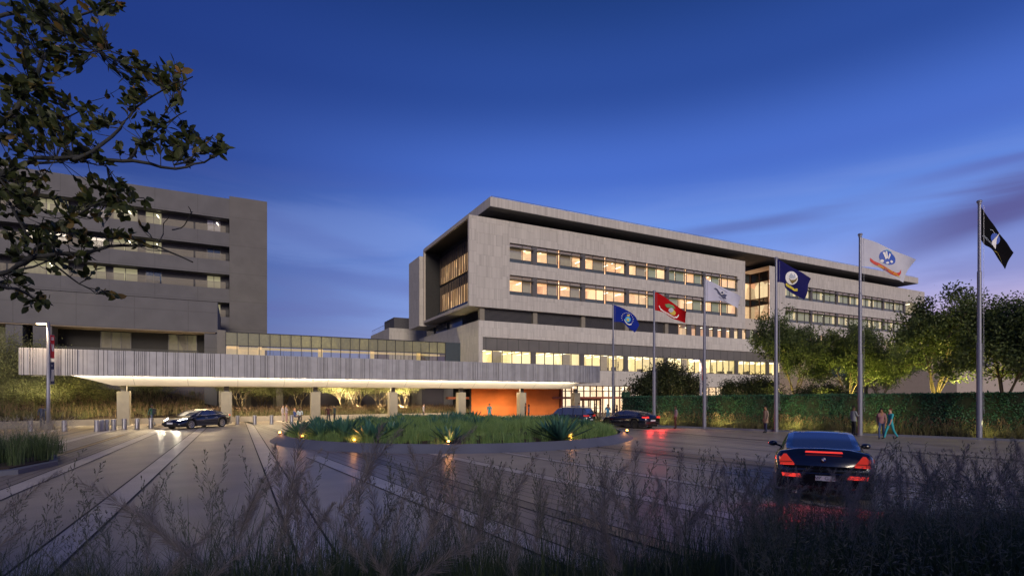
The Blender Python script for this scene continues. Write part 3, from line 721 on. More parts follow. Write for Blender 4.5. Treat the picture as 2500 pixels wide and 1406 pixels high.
b.box(XB0,XB1,Yb-0.06,Yb-0.003,8.0,8.07); b.box(XB0,XB1,Yb-0.06,Yb-0.003,9.45,9.54); b.build('mullions', M['dark'], br)
b = MB()
for x,w in ((XB0+0.05,1.2),(XB0+3.3,0.35),(XB0+9.9,0.5),(XB0+16.2,0.45),(XB0+22.3,0.5)): b.box(x,x+w,Yb+2.2,Yb+2.6,5.95,9.3)
b.box(XB0,XB1,Yb+2.2,Yb+2.6,7.85,8.1); b.box(XB0,XB0+4,Yb+2.7,Yb+2.9,5.95,8)
b.build('inner_frame', mat('lit_frame', C(0.6,0.5,0.38), 0.7, emit=srgb('#ffd9a6'), es=0.6), br)
b = MB()
for i in range(nB): b.box(XB0+i*wB+0.5,XB0+i*wB+0.53,Yb+3.3,Yb+3.4,5.95,9.3)
b.build('rear_mullions', M['column'], br)
b = MB(); b.box(-2.0,XB0-0.03,Yb+0.2,Yb+3.4,5.2,9.7); b.build('end_wall', M['grey_metal'], br)
b = MB(); b.box(XB1+0.03,26.38,Yb-0.0,Yb+3.4,5.2,9.55); b.build('end_wall', M['blue_glass'], br)
for x in (4,12,20): MB().box(x,x+0.7,Yb+1,Yb+1.8,0,5.5).build('pier', M['column'], br)
for x in (2,9,16,22): light('AREA','bridge_lamp',(x,Yb+1.2,9.3), 14, (1,0.8,0.5), 2.0,0.3, aim=(x,Yb+1.3,5))
# ================================================================ left building
YL = 86.0; TX = 3.85; RX = -1.05
lb = empty('concrete_building', (TX,YL,0), label='dark older concrete building with long balcony strips behind the tree', cat='building')
b = MB()
tops = [27.8,23.8,19.8,15.8]
ops = [(-70,RX,t-2.05,t) for t in tops]
wall_open(b, YL, -70, RX, 11.0, 30.65, ops, 1.7); b.build('wall', M['stucco'], lb)
b = MB(); b.box(RX,TX,YL-0.15,YL+22,0,31.0); b.build('tower', M['stucco_tower'], lb)
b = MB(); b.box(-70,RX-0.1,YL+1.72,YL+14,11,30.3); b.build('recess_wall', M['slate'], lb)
for t in tops:
    for (x0,x1) in ((-3.9,-2.2),(-11.2,-9.35),(-14.8,-12.1),(-17.6,-15.6),(-24,-19.5),(-30,-27),(-38,-33)):
        f = MB(); 
        for x in (x0,(x0+x1)/2,x1): f.box(x-0.04,x+0.04,YL+1.6,YL+1.72,t-2.05,t-0.05)
        f.box(x0,x1,YL+1.6,YL+1.72,t-0.12,t-0.04)
        w = f.build('window', M['grey_metal'], lb)
        p = MB(); p.box(x0,x1,YL+1.66,YL+1.715,t-2.05,t-0.05); p.build('pane', random.choice([M['blind_green'],M['blue_glass'],M['blind_green'],M['plate']]), w)
        if random.random()<0.25:
            q = MB(); cx=(x0+x1)/2+0.3; q.poly([(cx,YL+1.64,t-0.3),(cx+0.12,YL+1.64,t-0.3),(cx+0.42,YL+1.64,t-0.8),(cx+0.30,YL+1.64,t-0.8)]); q.build('ceiling_light', M['fixture'], w)
    x = RX-0.5
    while x>-45:
        r = MB(); r.box(x-3.7,x,YL+0.25,YL+0.32,t-1.15,t-1.08)
        i = 0
        while i*0.12 < 3.7: r.box(x-i*0.12-0.075,x-i*0.12,YL+0.22,YL+0.25,t-2.05,t-1.1); i += 1
        r.build('balcony_rail', M['column'], lb); x -= 3.95
b = MB(); b.box(-2.6,-2.3,YL+0.3,YL+1.6,15.8,27.8); 
# podium block
YP = 70.0
b = MB(); b.box(-60,-2.06,YP,YP+14,9.8,13.27); b.build('podium_block', M['stucco'], lb)
b = MB(); b.box(-60,-2.3,YP+0.1,YP+3,9.70,9.797); b.build('podium_soffit', mat('warm_soffit', C(0.32,0.26,0.20),0.8), lb)
b = MB()
for x0,x1 in ((-18.5,-17.0),(-3.4,-2.1),(-32,-30.5),(-20.6,-19.3)): MB().box(x0,x1,YP+0.3,YP+2.4,0.0,9.69).build('pier', M['stucco'], lb)
b = MB(); b.box(-60,-2.2,YP+3,YP+3.3,6.6,9.69); b.build('dark_panel', M['black'], lb)
for x0,x1,n in ((-13.4,-10.7,3),(-7.1,-4.3,3),(-27,-23.5,2),(-23,-21,2)):
    f = MB()
    for i in range(n+1):
        x = x0+i*(x1-x0)/n; f.box(x-0.04,x+0.04,YP+2.85,YP+2.97,6.6,9.6)
    w = f.build('window', M['grey_metal'], lb)
    p = MB(); p.box(x0,x1,YP+2.92,YP+2.96,6.6,9.6); p.build('pane', room_mat('dusky_window', srgb('#a8a070'), srgb('#5a5a48'), 0.16, 0.9, 0.12), w)
b = MB(); b.box(-60,-2.2,YP+0.8,YP+14,6.0,6.6); b.build('terrace_slab', M['stucco_dark'], lb)
b = MB(); b.box(-17,-4.0,YP+0.6,YP+0.66,7.55,7.65)
for i in range(145): b.box(-17+i*0.09,-17+i*0.09+0.05,YP+0.6,YP+0.66,6.6,7.55)
b.build('balcony_rail', M['dark'], lb)
b = MB(); b.box(-60,26.2,YP+2.0,YP+2.6,0,6.0); b.build('podium_wall', M['stucco_dark'], lb)
b = MB()
for x0 in (-1.2,0.6,3.9,11.9,17.5,22.0): MB().box(x0,x0+0.85,YP+1.6,YP+1.99,0,5.95).build('wall_pilaster', M['column'], lb)
pass
b = MB(); b.box(-1.9,-1.0,YP-1.8,YP-1.0,0,5.4); b.box(-0.95,-0.9,YP-1.85,YP-1.7,0,5.4); b.build('pier', M['plain'], lb)
for x in (-14,-8.5,-5,-25): light('AREA','terrace_lamp',(x,YP+1.6,7.0), 16, WARM, 1.5,0.5, aim=(x,YP+1.4,9.8))
# small building in the gap
sb = empty('annex_building', (22.95,90,0), label='small grey annex with a dark rooftop plant room seen in the gap', cat='building')
b = MB(); b.box(22.95,34,90,104,0,14.1); b.build('wall', M['panel'], sb)
b = MB(); b.box(24.6,34,93,100,14.1,16.4); b.build('plant_room', M['slate'], sb)
b = MB()
for i in range(14): b.box(23.02,23.05,90.2+i,90.23+i,14.1,15.0)
b.box(23.02,23.05,90.2,103.3,14.95,15.0); b.build('roof_rail', M['grey_metal'], sb)
# buildings behind the trees on the right
rb = empty('beige_building', (82,53,0), label='plain beige rendered building behind the uplit trees', cat='building')
b = MB(); b.box(82,150,53,59.4,0,11.4); b.build('wall', M['beige'], rb)
for x0,x1,z0,z1 in ((85.3,92.6,5.6,7.7),(100,106,5.6,7.7),(96,104,1.5,3.2),(112,118,5.6,7.7)):
    b = MB(); b.box(x0,x1,52.93,52.99,z0,z1); w = b.build('window', M['dark'], rb)
    b = MB(); b.box(x0+0.1,(x0+x1)/2-0.05,52.88,52.925,z0+0.1,z1-0.1); b.box((x0+x1)/2+0.05,x1-0.1,52.88,52.925,z0+0.1,z1-0.1); b.build('pane', M['blue_glass'], w)
sb2 = empty('stucco_building', (91,38,0), label='dark slate topped building at the right edge behind trees', cat='building')
b = MB(); b.box(91,140,38,50,0,9.3); b.build('wall', M['beige'], sb2)
b = MB(); b.box(97,140,38.6,42,9.3,13.2); b.build('upper_storey', M['slate'], sb2)
for x0 in (97,108,120):
    b = MB(); b.box(x0,x0+6.5,37.93,37.99,7.0,8.4); w = b.build('window', M['dark'], sb2)
    b = MB(); b.box(x0+0.1,x0+3.1,37.88,37.925,7.1,8.3); b.box(x0+3.3,x0+6.4,37.88,37.925,7.1,8.3); b.build('pane', M['blue_glass'], w)
# ================================================================ entrance canopy
YC = 51.5; CXL, CXR, CZ0, CZ1 = -0.2776*YC, 0.7463*YC, 4.07, 6.06
cn = empty('entrance_canopy', (12,YC,0), label='long entrance canopy with pale vertical battens and glowing soffit on columns', cat='canopy')
b = MB(); b.box(CXL,CXR,YC+0.10,YC+0.22,CZ0,CZ1); b.box(CXL,CXL+0.1,YC+0.22,59,CZ0,CZ1); b.box(CXR-0.1,CXR,YC+0.22,59,CZ0,CZ1); b.box(CXL,CXR,YC+0.22,59,CZ1-0.25,CZ1-0.02)
b.build('fascia_backing', M['fascia_back'], cn)
b = MB(); x = CXL; rr = random.Random(3); run = 3
while x < CXR-0.05:
    run = run-1 if run>0 else rr.randint(2,7)*(rr.random()<0.6)
    w = rr.choice((0.07,0.09,0.11)) if run>0 else rr.choice((0.22,0.3,0.42,0.55)); w = min(w, CXR-x); dpt = rr.choice((0.0,0.02,0.05))
    b.box(x,x+w,YC+dpt,YC+0.098,CZ0-0.01,CZ1+0.015); x += w+rr.choice((0.02,0.025,0.035,0.05))
b.build('fascia_battens', M['fascia'], cn)
# ends
for xe,s in ((CXL,-1),(CXR,1)):
    b = MB(); y = YC
    while y<59: b.box(min(xe,xe+s*0.06),max(xe,xe+s*0.06),y,y+0.2,CZ0,CZ1); y += 0.26
    b.build('end_battens', M['fascia'], cn)
# hollow lit soffit: slopes down from the cove behind the fascia to a flat underside
b = MB()
a = [(CXL+2.3,YC+0.55,CZ0+0.12),(CXR-2.2,YC+0.55,CZ0+0.12),(CXR-2.2,58.8,CZ0+0.12),(CXL+2.3,58.8,CZ0+0.12)]
lo = [(CXL+5.2,53.6,3.36),(CXR-1.9-0.9,53.6,3.36),(CXR-2.8,58.6,3.36),(CXL+5.2,58.6,3.36)]
n = 6
def lerp3(p,q,t): return tuple(p[i]+(q[i]-p[i])*t for i in range(3))
rings = []
for k in range(n+1):
    t = k/n; zz = t**1.15
    ring = []
    for p,q in zip(a,lo):
        ring.append((p[0]+(q[0]-p[0])*t, p[1]+(q[1]-p[1])*t, p[2]+(q[2]-p[2])*zz))
    rings.append(ring)
for k in range(n):
    for i in range(4):
        j=(i+1)%4
        b.poly([rings[k][i],rings[k+1][i],rings[k+1][j],rings[k][j]])
b.poly(lo); b.build('soffit', M['white_soffit'], cn)
b = MB(); b.box(CXL+0.1,CXR-0.1,YC+0.23,59,CZ0+0.14,CZ0+0.2); b.build('soffit_tray', M['fascia_back'], cn)
for i in range(7):
    x0 = CXL+2.6+i*6.75
    light('AREA','cove_light',(x0+3.3,YC+0.38,CZ0-0.10), 145, (1.0,0.86,0.66), 6.7,0.12, aim=(x0+3.3,YC+2.1,CZ0-0.18))
for k in range(7):
    X = -8.55+k*7.65
    b = MB(); b.box(X-0.44,X+0.44,54.6,55.4,0,2.88); c = b.build('column', M['column'], cn, bevel=0.03)
    b = MB(); b.box(X-0.2,X+0.2,54.8,55.2,2.88,3.36); b.build('column_neck', M['grey_metal'], c)
for i in range(8):
    x0 = CXL+6+i*5.4
    light('AREA','canopy_downlight',(x0,56.3,3.25), 330, (1.0,0.74,0.42), 3.0,2.0, aim=(x0,56.0,0))
# ================================================================ foliage tools
def rot_dirs(n, rng, up=0.0):
    d = rng.normal(size=(n,3)); d[:,2] += up; return d/np.linalg.norm(d,axis=1,keepdims=True)
def leaf_cards(P, L, Wd, rng, up=0.2, D=None, fold=0.0):
    """pointed oval leaves, 6 corners folded on the midrib -> two quads each"""
    n = len(P); a = rot_dirs(n, rng, up) if D is None else D
    b = np.cross(a, rot_dirs(n, rng)); b /= np.linalg.norm(b,axis=1,keepdims=True)+1e-9
    c = np.cross(a,b)
    L = (L*rng.uniform(0.65,1.25,n))[:,None]; Wd = (Wd*rng.uniform(0.7,1.2,n))[:,None]
    tip = P+a*L; m1l = P+a*L*0.35+b*Wd*0.5-c*Wd*0.15; m1r = P+a*L*0.35-b*Wd*0.5-c*Wd*0.15
    m2l = P+a*L*0.72+b*Wd*0.38-c*Wd*0.12; m2r = P+a*L*0.72-b*Wd*0.38-c*Wd*0.12
    V = np.stack([P,m1l,m2l,tip,m2r,m1r],1).reshape(-1,3)
    base = np.arange(n)[:,None]*6
    Q = np.concatenate([base+np.array([[0,1,2,3]]), base+np.array([[0,3,4,5]])],0)
    return V,Q
def card4(P, L, Wd, rng, up=0.2):
    n = len(P); a = rot_dirs(n, rng, up); b = np.cross(a, rot_dirs(n, rng)); b /= np.linalg.norm(b,axis=1,keepdims=True)+1e-9
    L = (L*rng.uniform(0.6,1.3,n))[:,None]; Wd = (Wd*rng.uniform(0.7,1.2,n))[:,None]
    V = np.stack([P,P+a*L*0.5+b*Wd*0.5,P+a*L,P+a*L*0.5-b*Wd*0.5],1).reshape(-1,3)
    return V, np.arange(n*4).reshape(-1,4)
def blades(root, L, lean, w, rng, seg=3, az=None):
    n = len(root); az = rng.uniform(0,2*PI,n) if az is None else az
    h = np.stack([np.cos(az),np.sin(az),np.zeros(n)],1); s = np.stack([-np.sin(az),np.cos(az),np.zeros(n)],1)
    rows = []
    for k in range(seg+1):
        t = k/seg; p = root+h*(L*lean*t**2)[:,None]; p[:,2] += L*(t-0.45*lean*t**2.5); ww = (w*(1-t)**0.7*0.5+0.0004)[:,None]
        rows += [p-s*ww, p+s*ww]
    V = np.stack(rows,1).reshape(-1,3); m = 2*(seg+1); b = (np.arange(n)*m)[:,None]
    Q = np.concatenate([b+np.array([[2*k,2*k+1,2*k+3,2*k+2]]) for k in range(seg)],0)
    return V,Q
def joinVQ(lst):
    Vs,Qs,o = [],[],0
    for V,Q in lst: Vs.append(V); Qs.append(Q+o); o += len(V)
    return np.concatenate(Vs), np.concatenate(Qs)
def grow_tree(seed, H, th, cr, mat_leaf, nleaf=9000, leaf=0.13, stems=1, lw=0.55, trunk_r=0.16, bark='bark', depth=4, flat=0.8, clump=0.42, name='tree'):
    rnd = random.Random(seed); rng = np.random.default_rng(seed)
    mb = MB(); tips = []
    cz = th+(H-th)*0.52
    def rec(p, d, ln, r, lv):
        pts = [p]; q = p.copy(); dd = d.copy(); rad=[r]
        for i in range(3):
            dd = (dd+Vector((rnd.uniform(-1,1),rnd.uniform(-1,1),rnd.uniform(-0.5,0.7)))*0.20).normalized()
            q = q+dd*ln/3; pts.append(q.copy()); rad.append(r*(1-0.16*(i+1)))
            if lv>=2: tips.append(tuple(q))
        mb.tube(pts, rad, 6 if lv<2 else 4, cap=False)
        if lv>=depth: return
        for k in range(rnd.choice((3,3,4)) if lv else rnd.choice((4,5))):
            g = rnd.uniform(0,2*PI); tilt = rnd.uniform(0.45,1.05)
            a = dd.orthogonal().normalized(); b2 = dd.cross(a)
            nd = (dd*math.cos(tilt)+(a*math.cos(g)+b2*math.sin(g))*math.sin(tilt)); nd.z += 0.12 if lv<2 else 0.0
            nd.normalize(); st = pts[-1] if k<2 else pts[-2]
            # stay inside the crown
            tgt = st+nd*ln*0.74
            e = ((tgt.x/cr)**2+(tgt.y/cr)**2+((tgt.z-cz)/((H-th)*0.55))**2)
            if e>1.15: nd = (nd+(Vector((0,0,cz))-tgt).normalized()*0.7).normalized()
            rec(st, nd, ln*rnd.uniform(0.62,0.80), r*0.55, lv+1)
    for s in range(stems):
        g = 2*PI*s/stems+rnd.random(); sp = 0 if stems==1 else 0.42
        d = Vector((math.cos(g)*sp, math.sin(g)*sp, 1)).normalized()
        b0 = Vector((math.cos(g)*0.12*(stems>1), math.sin(g)*0.12*(stems>1), 0))
        pts=[b0]; rad=[trunk_r*1.25]; q=b0.copy()
        for i in range(4):
            d = (d+Vector((rnd.uniform(-1,1),rnd.uniform(-1,1),0.3))*0.07).normalized(); q=q+d*th/4; pts.append(q.copy()); rad.append(trunk_r*(1-0.09*i))
        mb.tube(pts, rad, 8)
        for k in range(3 if stems>1 else 5):
            gg = rnd.uniform(0,2*PI); tl = rnd.uniform(0.3,1.0)
            nd = Vector((math.cos(gg)*math.sin(tl),math.sin(gg)*math.sin(tl),math.cos(tl))); nd=(nd+d*0.3).normalized()
            rec(q.copy(), nd, (H-th)*0.42*rnd.uniform(0.8,1.1), trunk_r*0.6, 1)
    T = np.array(tips); c = np.array([0,0,cz])
    e = np.sqrt(((T-c)**2/np.array([cr,cr,(H-th)*0.55])**2).sum(1)); T = T[e<1.25]
    keep = T[rng.random(len(T))<0.8]
    pick = keep[rng.integers(0,len(keep),nleaf)]
    P = pick+rng.normal(size=(nleaf,3))*np.array([clump,clump,clump*flat])*0.5
    P = P[P[:,2]>th*0.55]
    V,Q = card4(P, leaf, leaf*lw, rng, 0.1)
    return mb, V, Q
def make_tree(name, label, cat, loc, args, group=None, crown='crown', trunk='trunk'):
    root = empty(name, (0,0,0), label=label, cat=cat, group=group)
    mb,V,Q = grow_tree(**args)
    mb.build(trunk, M[args.get('bark','bark')], root, smooth=True)
    np_mesh(crown, V, Q, args['mat_leaf'], root)
    root.location = (loc[0],loc[1],loc[2] if len(loc)>2 else 0)
    return root
# ---------------------------------------------------------------- trees behind the hedge
T1 = dict(seed=5,H=7.9,th=1.9,cr=3.2,mat_leaf=M['leaf_tree'],nleaf=30000,leaf=0.17,trunk_r=0.12,clump=0.50)
T2 = dict(T1, seed=19, nleaf=30000)
def tree_at(x, d): p = gd(x,d); return (p[0],p[1],0)
trA = make_tree('street_tree','round crowned tree uplit behind the hedge, between navy flag pole and white army flag pole','tree',tree_at(1940,47),T1,'uplit trees behind the hedge')
trB = make_tree('street_tree','broad tree uplit behind the hedge just left of the white army flag pole','tree',tree_at(2066,43),T2,'uplit trees behind the hedge')
ka, kb = kidmap(trA), kidmap(trB)
trA.scale=(1.0,1.0,1.26); trB.scale=(0.95,0.95,1.08)
place_copy(trA,ka,tree_at(2292,36),1.9,'tallest uplit tree, right of the white army flag',(1.02,1.02,1.20))
place_copy(trB,kb,tree_at(2452,32.5),0.9,'dark tree behind the hedge at the black flag pole',(1.1,1.1,1.10))
place_copy(trA,ka,tree_at(2150,49),2.9,'thinner tree in the back between two uplit trees',(0.95,0.95,0.92))
place_copy(trB,kb,tree_at(2600,30),4.0,'tree at the right end of the hedge row',(1.1,1.1,1.15))
for x,d,e in ((1890,45.6,700),(1908,47,500),(1985,45.6,1000),(2018,41.8,1000),(2036,43.5,600),(2108,42,1100),(2125,44,800),(2215,35.2,700),(2238,36.5,500),(2335,35,1000),(2362,35.6,900),(2420,33.5,160)):
    p = gd(x,d); light('SPOT','tree_uplight',(p[0],p[1],2.15), e, (1.0,0.82,0.20), 0.12, aim=(p[0],p[1],8), spot=160, blend=0.9)
SB = dict(seed=31,H=4.6,th=0.7,cr=2.5,mat_leaf=M['leaf_dark'],nleaf=30000,leaf=0.17,trunk_r=0.12,clump=0.8,stems=3)
s1 = make_tree('evergreen_shrub','large dark evergreen behind the hedge left of the white coast guard flag pole','shrub',tree_at(1628,52),SB,'evergreens behind the hedge')
ks = kidmap(s1); s1.scale=(1.25,1.25,1.22)
place_copy(s1,ks,tree_at(1835,50),1.3,'lower dark evergreen behind the hedge left of the navy flag pole',(0.98,0.98,0.93))
place_copy(s1,ks,tree_at(2010,44),2.2,'low evergreen under the uplit trees',(0.9,0.9,0.75))
for x,d,e in ((1640,49.5,450),(1600,50,200),(1835,48.3,400)):
    p = gd(x,d); light('SPOT','shrub_uplight',(p[0],p[1],1.2), e, (1.0,0.75,0.3), 0.15, aim=(p[0]+1,p[1]+2,5), spot=110)
# ---------------------------------------------------------------- multi-stem trees on the bank behind the canopy
OT = dict(seed=41,H=4.9,th=1.3,cr=2.5,mat_leaf=M['leaf_olive'],nleaf=11000,leaf=0.13,trunk_r=0.085,clump=0.5,stems=4,flat=0.6)
ob = [(365,56,'dark tree with a few orange leaves behind the first canopy column',0.95),(590,60,'multi stemmed tree behind the parked sedan, right of second canopy column',1.0),(690,63,'slanting tree behind the group on the wall',0.95),(727,61,'dense tree behind the seated pair',0.9),(838,64,'brightly uplit tree right of the third canopy column',0.95),(872,62,'tree with dark slanting stems beside the brightly uplit one',1.0),(930,63,'tree just left of the fourth canopy column',0.9),(985,64,'uplit tree right of the fourth canopy column',0.95),(640,63,'tree back near the podium wall',0.8)]
ol = None
for i,(x,d,lab,s) in enumerate(ob):
    p = tree_at(x,d)
    if ol is None:
        ol = make_tree('multi_stem_tree',lab,'tree',(p[0],p[1],0.75),OT,'multi stemmed trees behind the canopy'); ko = kidmap(ol); ol.scale=(s,s,s)
    else: place_copy(ol,ko,(p[0],p[1],0.75),i*1.7,lab,s*1.08)
for x,d,e in ((838,61.4,5200),(815,62.4,2600),(985,61.8,5200),(590,58.6,450),(545,60,1500),(872,60.0,700),(930,61.0,900),(727,59.5,250),(645,60.5,250)):
    p = gd(x,d); light('SPOT','bank_uplight',(p[0],p[1],1.0), e, (1.0,0.80,0.42), 0.12, aim=(p[0],p[1]+1.0,5), spot=140, blend=0.9)
# big pale shrubs left of the canopy
BS = dict(seed=57,H=5.4,th=0.8,cr=3.1,mat_leaf=M['leaf_olive'],nleaf=26000,leaf=0.13,trunk_r=0.07,clump=0.8,stems=4,flat=0.7,lw=0.35)
p = tree_at(140,47.5)
bs = make_tree('feathery_shrub','feathery yellow green shrub lit by the lamp behind the canopy end','shrub',(p[0],p[1],0.9),BS,'feathery shrubs left of the canopy'); kbs = kidmap(bs); bs.scale=(1.15,1.15,0.74)
for x,d,sc,z,lab in ((15,49,(1.25,1.25,1.55),0.5,'tall feathery shrub at the left edge rising past the canopy end'),(-70,46,(1.1,1.1,1.1),0.3,'feathery shrub partly outside the left edge'),(60,46.5,(0.9,0.9,0.75),0.3,'low feathery shrub under the tall one')):
    p = tree_at(x,d); place_copy(bs,kbs,(p[0],p[1],z),x*0.01+1,lab,sc)
p = gd(215,42.5); light('SPOT','shrub_uplight',(p[0],p[1],1.4), 1300, (1.0,0.80,0.3), 0.15, aim=(p[0]-0.6,p[1]+3,4), spot=120)
p = gd(60,41.5); light('SPOT','shrub_uplight',(p[0],p[1],1.5), 1200, (1.0,0.85,0.5), 0.15, aim=(p[0],p[1]+3,6), spot=110)
# ---------------------------------------------------------------- hedge
hp, hdir = Vector((34.6,30.4,0)), Vector((0.37,-0.93,0)).normalized()
hn = Vector((hdir.y,-hdir.x,0)); hn = hn if hn.x<0 else -hn        # towards the plaza
hs, he = -8.8, 34.0
hg = empty('clipped_hedge', tuple(hp), label='long clipped dark green hedge behind the flag poles', cat='hedge')
def hpt(t,o,z=0): q = hp+hdir*t+hn*o; return (q.x,q.y,z)
mb = MB()
n = 16
for i in range(n):
    t0,t1 = hs+(he-hs)*i/n, hs+(he-hs)*(i+1)/n
    z0,z1 = 2.36+0.50*i/n*0.9, 2.36+0.50*(i+1)/n*0.9
    A=[hpt(t0,-0.06,0),hpt(t1,-0.06,0),hpt(t1,-0.06,z1),hpt(t0,-0.06,z0)]; B=[hpt(t0,-1.3,0),hpt(t1,-1.3,0),hpt(t1,-1.3,z1),hpt(t0,-1.3,z0)]
    mb.poly(A); mb.poly(B); mb.poly([A[3],A[2],B[2],B[3]])
mb.poly([hpt(hs,-0.06,0),hpt(hs,-1.3,0),hpt(hs,-1.3,2.36),hpt(hs,-0.06,2.36)])
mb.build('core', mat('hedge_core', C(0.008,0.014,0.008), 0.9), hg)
nl = 62000; t = RNG.uniform(hs-0.05,he,nl)**1.0; zt = 2.36+0.45*(t-hs)/(he-hs)
P = np.zeros((nl,3)); o = RNG.uniform(-0.16,0.05,nl); z = RNG.uniform(0,1,nl)*zt
top = RNG.random(nl)<0.25; z[top] = zt[top]+RNG.normal(size=top.sum())*0.03; o[top] = RNG.uniform(-1.3,0.05,top.sum())
end = RNG.random(nl)<0.05; t[end] = hs+RNG.normal(size=end.sum())*0.05; o[end] = RNG.uniform(-1.3,0.05,end.sum())
o += 0.05*np.sin(t*2.1+z*2)+0.04*np.sin(t*5.3-z*3)
P[:,0] = hp.x+hdir.x*t+hn.x*o-hp.x; P[:,1] = hp.y+hdir.y*t+hn.y*o-hp.y; P[:,2] = z
V,Q = card4(P,0.13,0.085,RNG,0.0); np_mesh('leaves', V, Q, M['leaf_hedge'], hg)
# ---------------------------------------------------------------- planted bed in front of the hedge
mb = MB()
mb.poly([hpt(hs-3,3.0,0.05),hpt(he,3.0,0.05),hpt(he,-0.1,0.05),hpt(hs-3,-0.1,0.05)]); tag(mb.build('hedge_bed_soil', M['soil']), kind='structure')
mb = MB()
for i in range(20):
    t0,t1 = hs-3+(he-hs+3)*i/20, hs-3+(he-hs+3)*(i+1)/20
    a,b_,c,d_ = hpt(t0,3.0),hpt(t1,3.0),hpt(t1,3.22),hpt(t0,3.22)
    mb.prism([(a[0],a[1]),(b_[0],b_[1]),(c[0],c[1]),(d_[0],d_[1])],0,0.12)
tag(mb.build('kerb', M['kerb']), kind='structure')
def tuft_field(roots, L, lean, w, mat_, name, rng, per=40, spread=0.12, seg=3):
    n = len(roots)*per; R_ = np.repeat(roots,per,0)+np.concatenate([rng.normal(size=(n,2))*spread, np.zeros((n,1))],1)
    Ls = np.repeat(L if isinstance(L,np.ndarray) else np.full(len(roots),L),per)*rng.uniform(0.55,1.1,n)
    V,Q = blades(R_, Ls, rng.uniform(lean*0.2,lean,n), np.full(n,w)*rng.uniform(0.7,1.3,n), rng, seg)
    return V,Q
def plumes(roots, L, lean, rng, pl=0.30, hair=0.05, nh=60, hw=0.0022, az=None, stem_w=0.005):
    """grass stalks ending in soft bottle-brush plumes; returns stalks and hairs"""
    n = len(roots); az = rng.uniform(0,2*PI,n) if az is None else az
    h = np.stack([np.cos(az),np.sin(az),np.zeros(n)],1); s = np.stack([-np.sin(az),np.cos(az),np.zeros(n)],1)
    def pos(t):
        p = roots+h*(L*lean*t**2)[:,None]; p = p.copy(); p[:,2] += L*(t-0.35*lean*t**2.2); return p
    rows=[]
    for k in range(7):
        t=k/6; p=pos(np.full(n,t)); ww=stem_w*(1-0.6*t)*0.5; rows += [p-s*ww,p+s*ww]
    V1=np.stack(rows,1).reshape(-1,3); b=(np.arange(n)*14)[:,None]
    Q1=np.concatenate([b+np.array([[2*k,2*k+1,2*k+3,2*k+2]]) for k in range(6)],0)
    t0 = 1-pl/np.maximum(L,0.1)
    N_ = n*nh; idx = np.repeat(np.arange(n),nh); tt = rng.random(N_); t = t0[idx]+(1-t0[idx])*tt
    def posi(t):
        p = roots[idx]+h[idx]*(L[idx]*lean[idx]*t**2)[:,None]; p = p.copy(); p[:,2] += L[idx]*(t-0.35*lean[idx]*t**2.2); return p
    P = posi(t); ax = posi(t+0.02)-P; ax /= np.linalg.norm(ax,axis=1,keepdims=True)
    rd = rot_dirs(N_,rng); rd -= ax*(rd*ax).sum(1,keepdims=True); rd /= np.linalg.norm(rd,axis=1,keepdims=True)+1e-9
    hl = hair*(0.45+0.9*np.sin(np.clip(tt*0.85+0.15,0,1)*PI))*rng.uniform(0.6,1.2,N_)
    d = ax*0.75+rd*0.65; tip = P+d*hl[:,None]; sd_ = np.cross(ax,rd)*hw
    mid = P+d*(hl*0.55)[:,None]
    V2=np.stack([P-sd_*0.5,mid-sd_,tip,mid+sd_],1).reshape(-1,3); Q2=np.arange(N_*4).reshape(-1,4)
    return (V1,Q1),(V2,Q2)
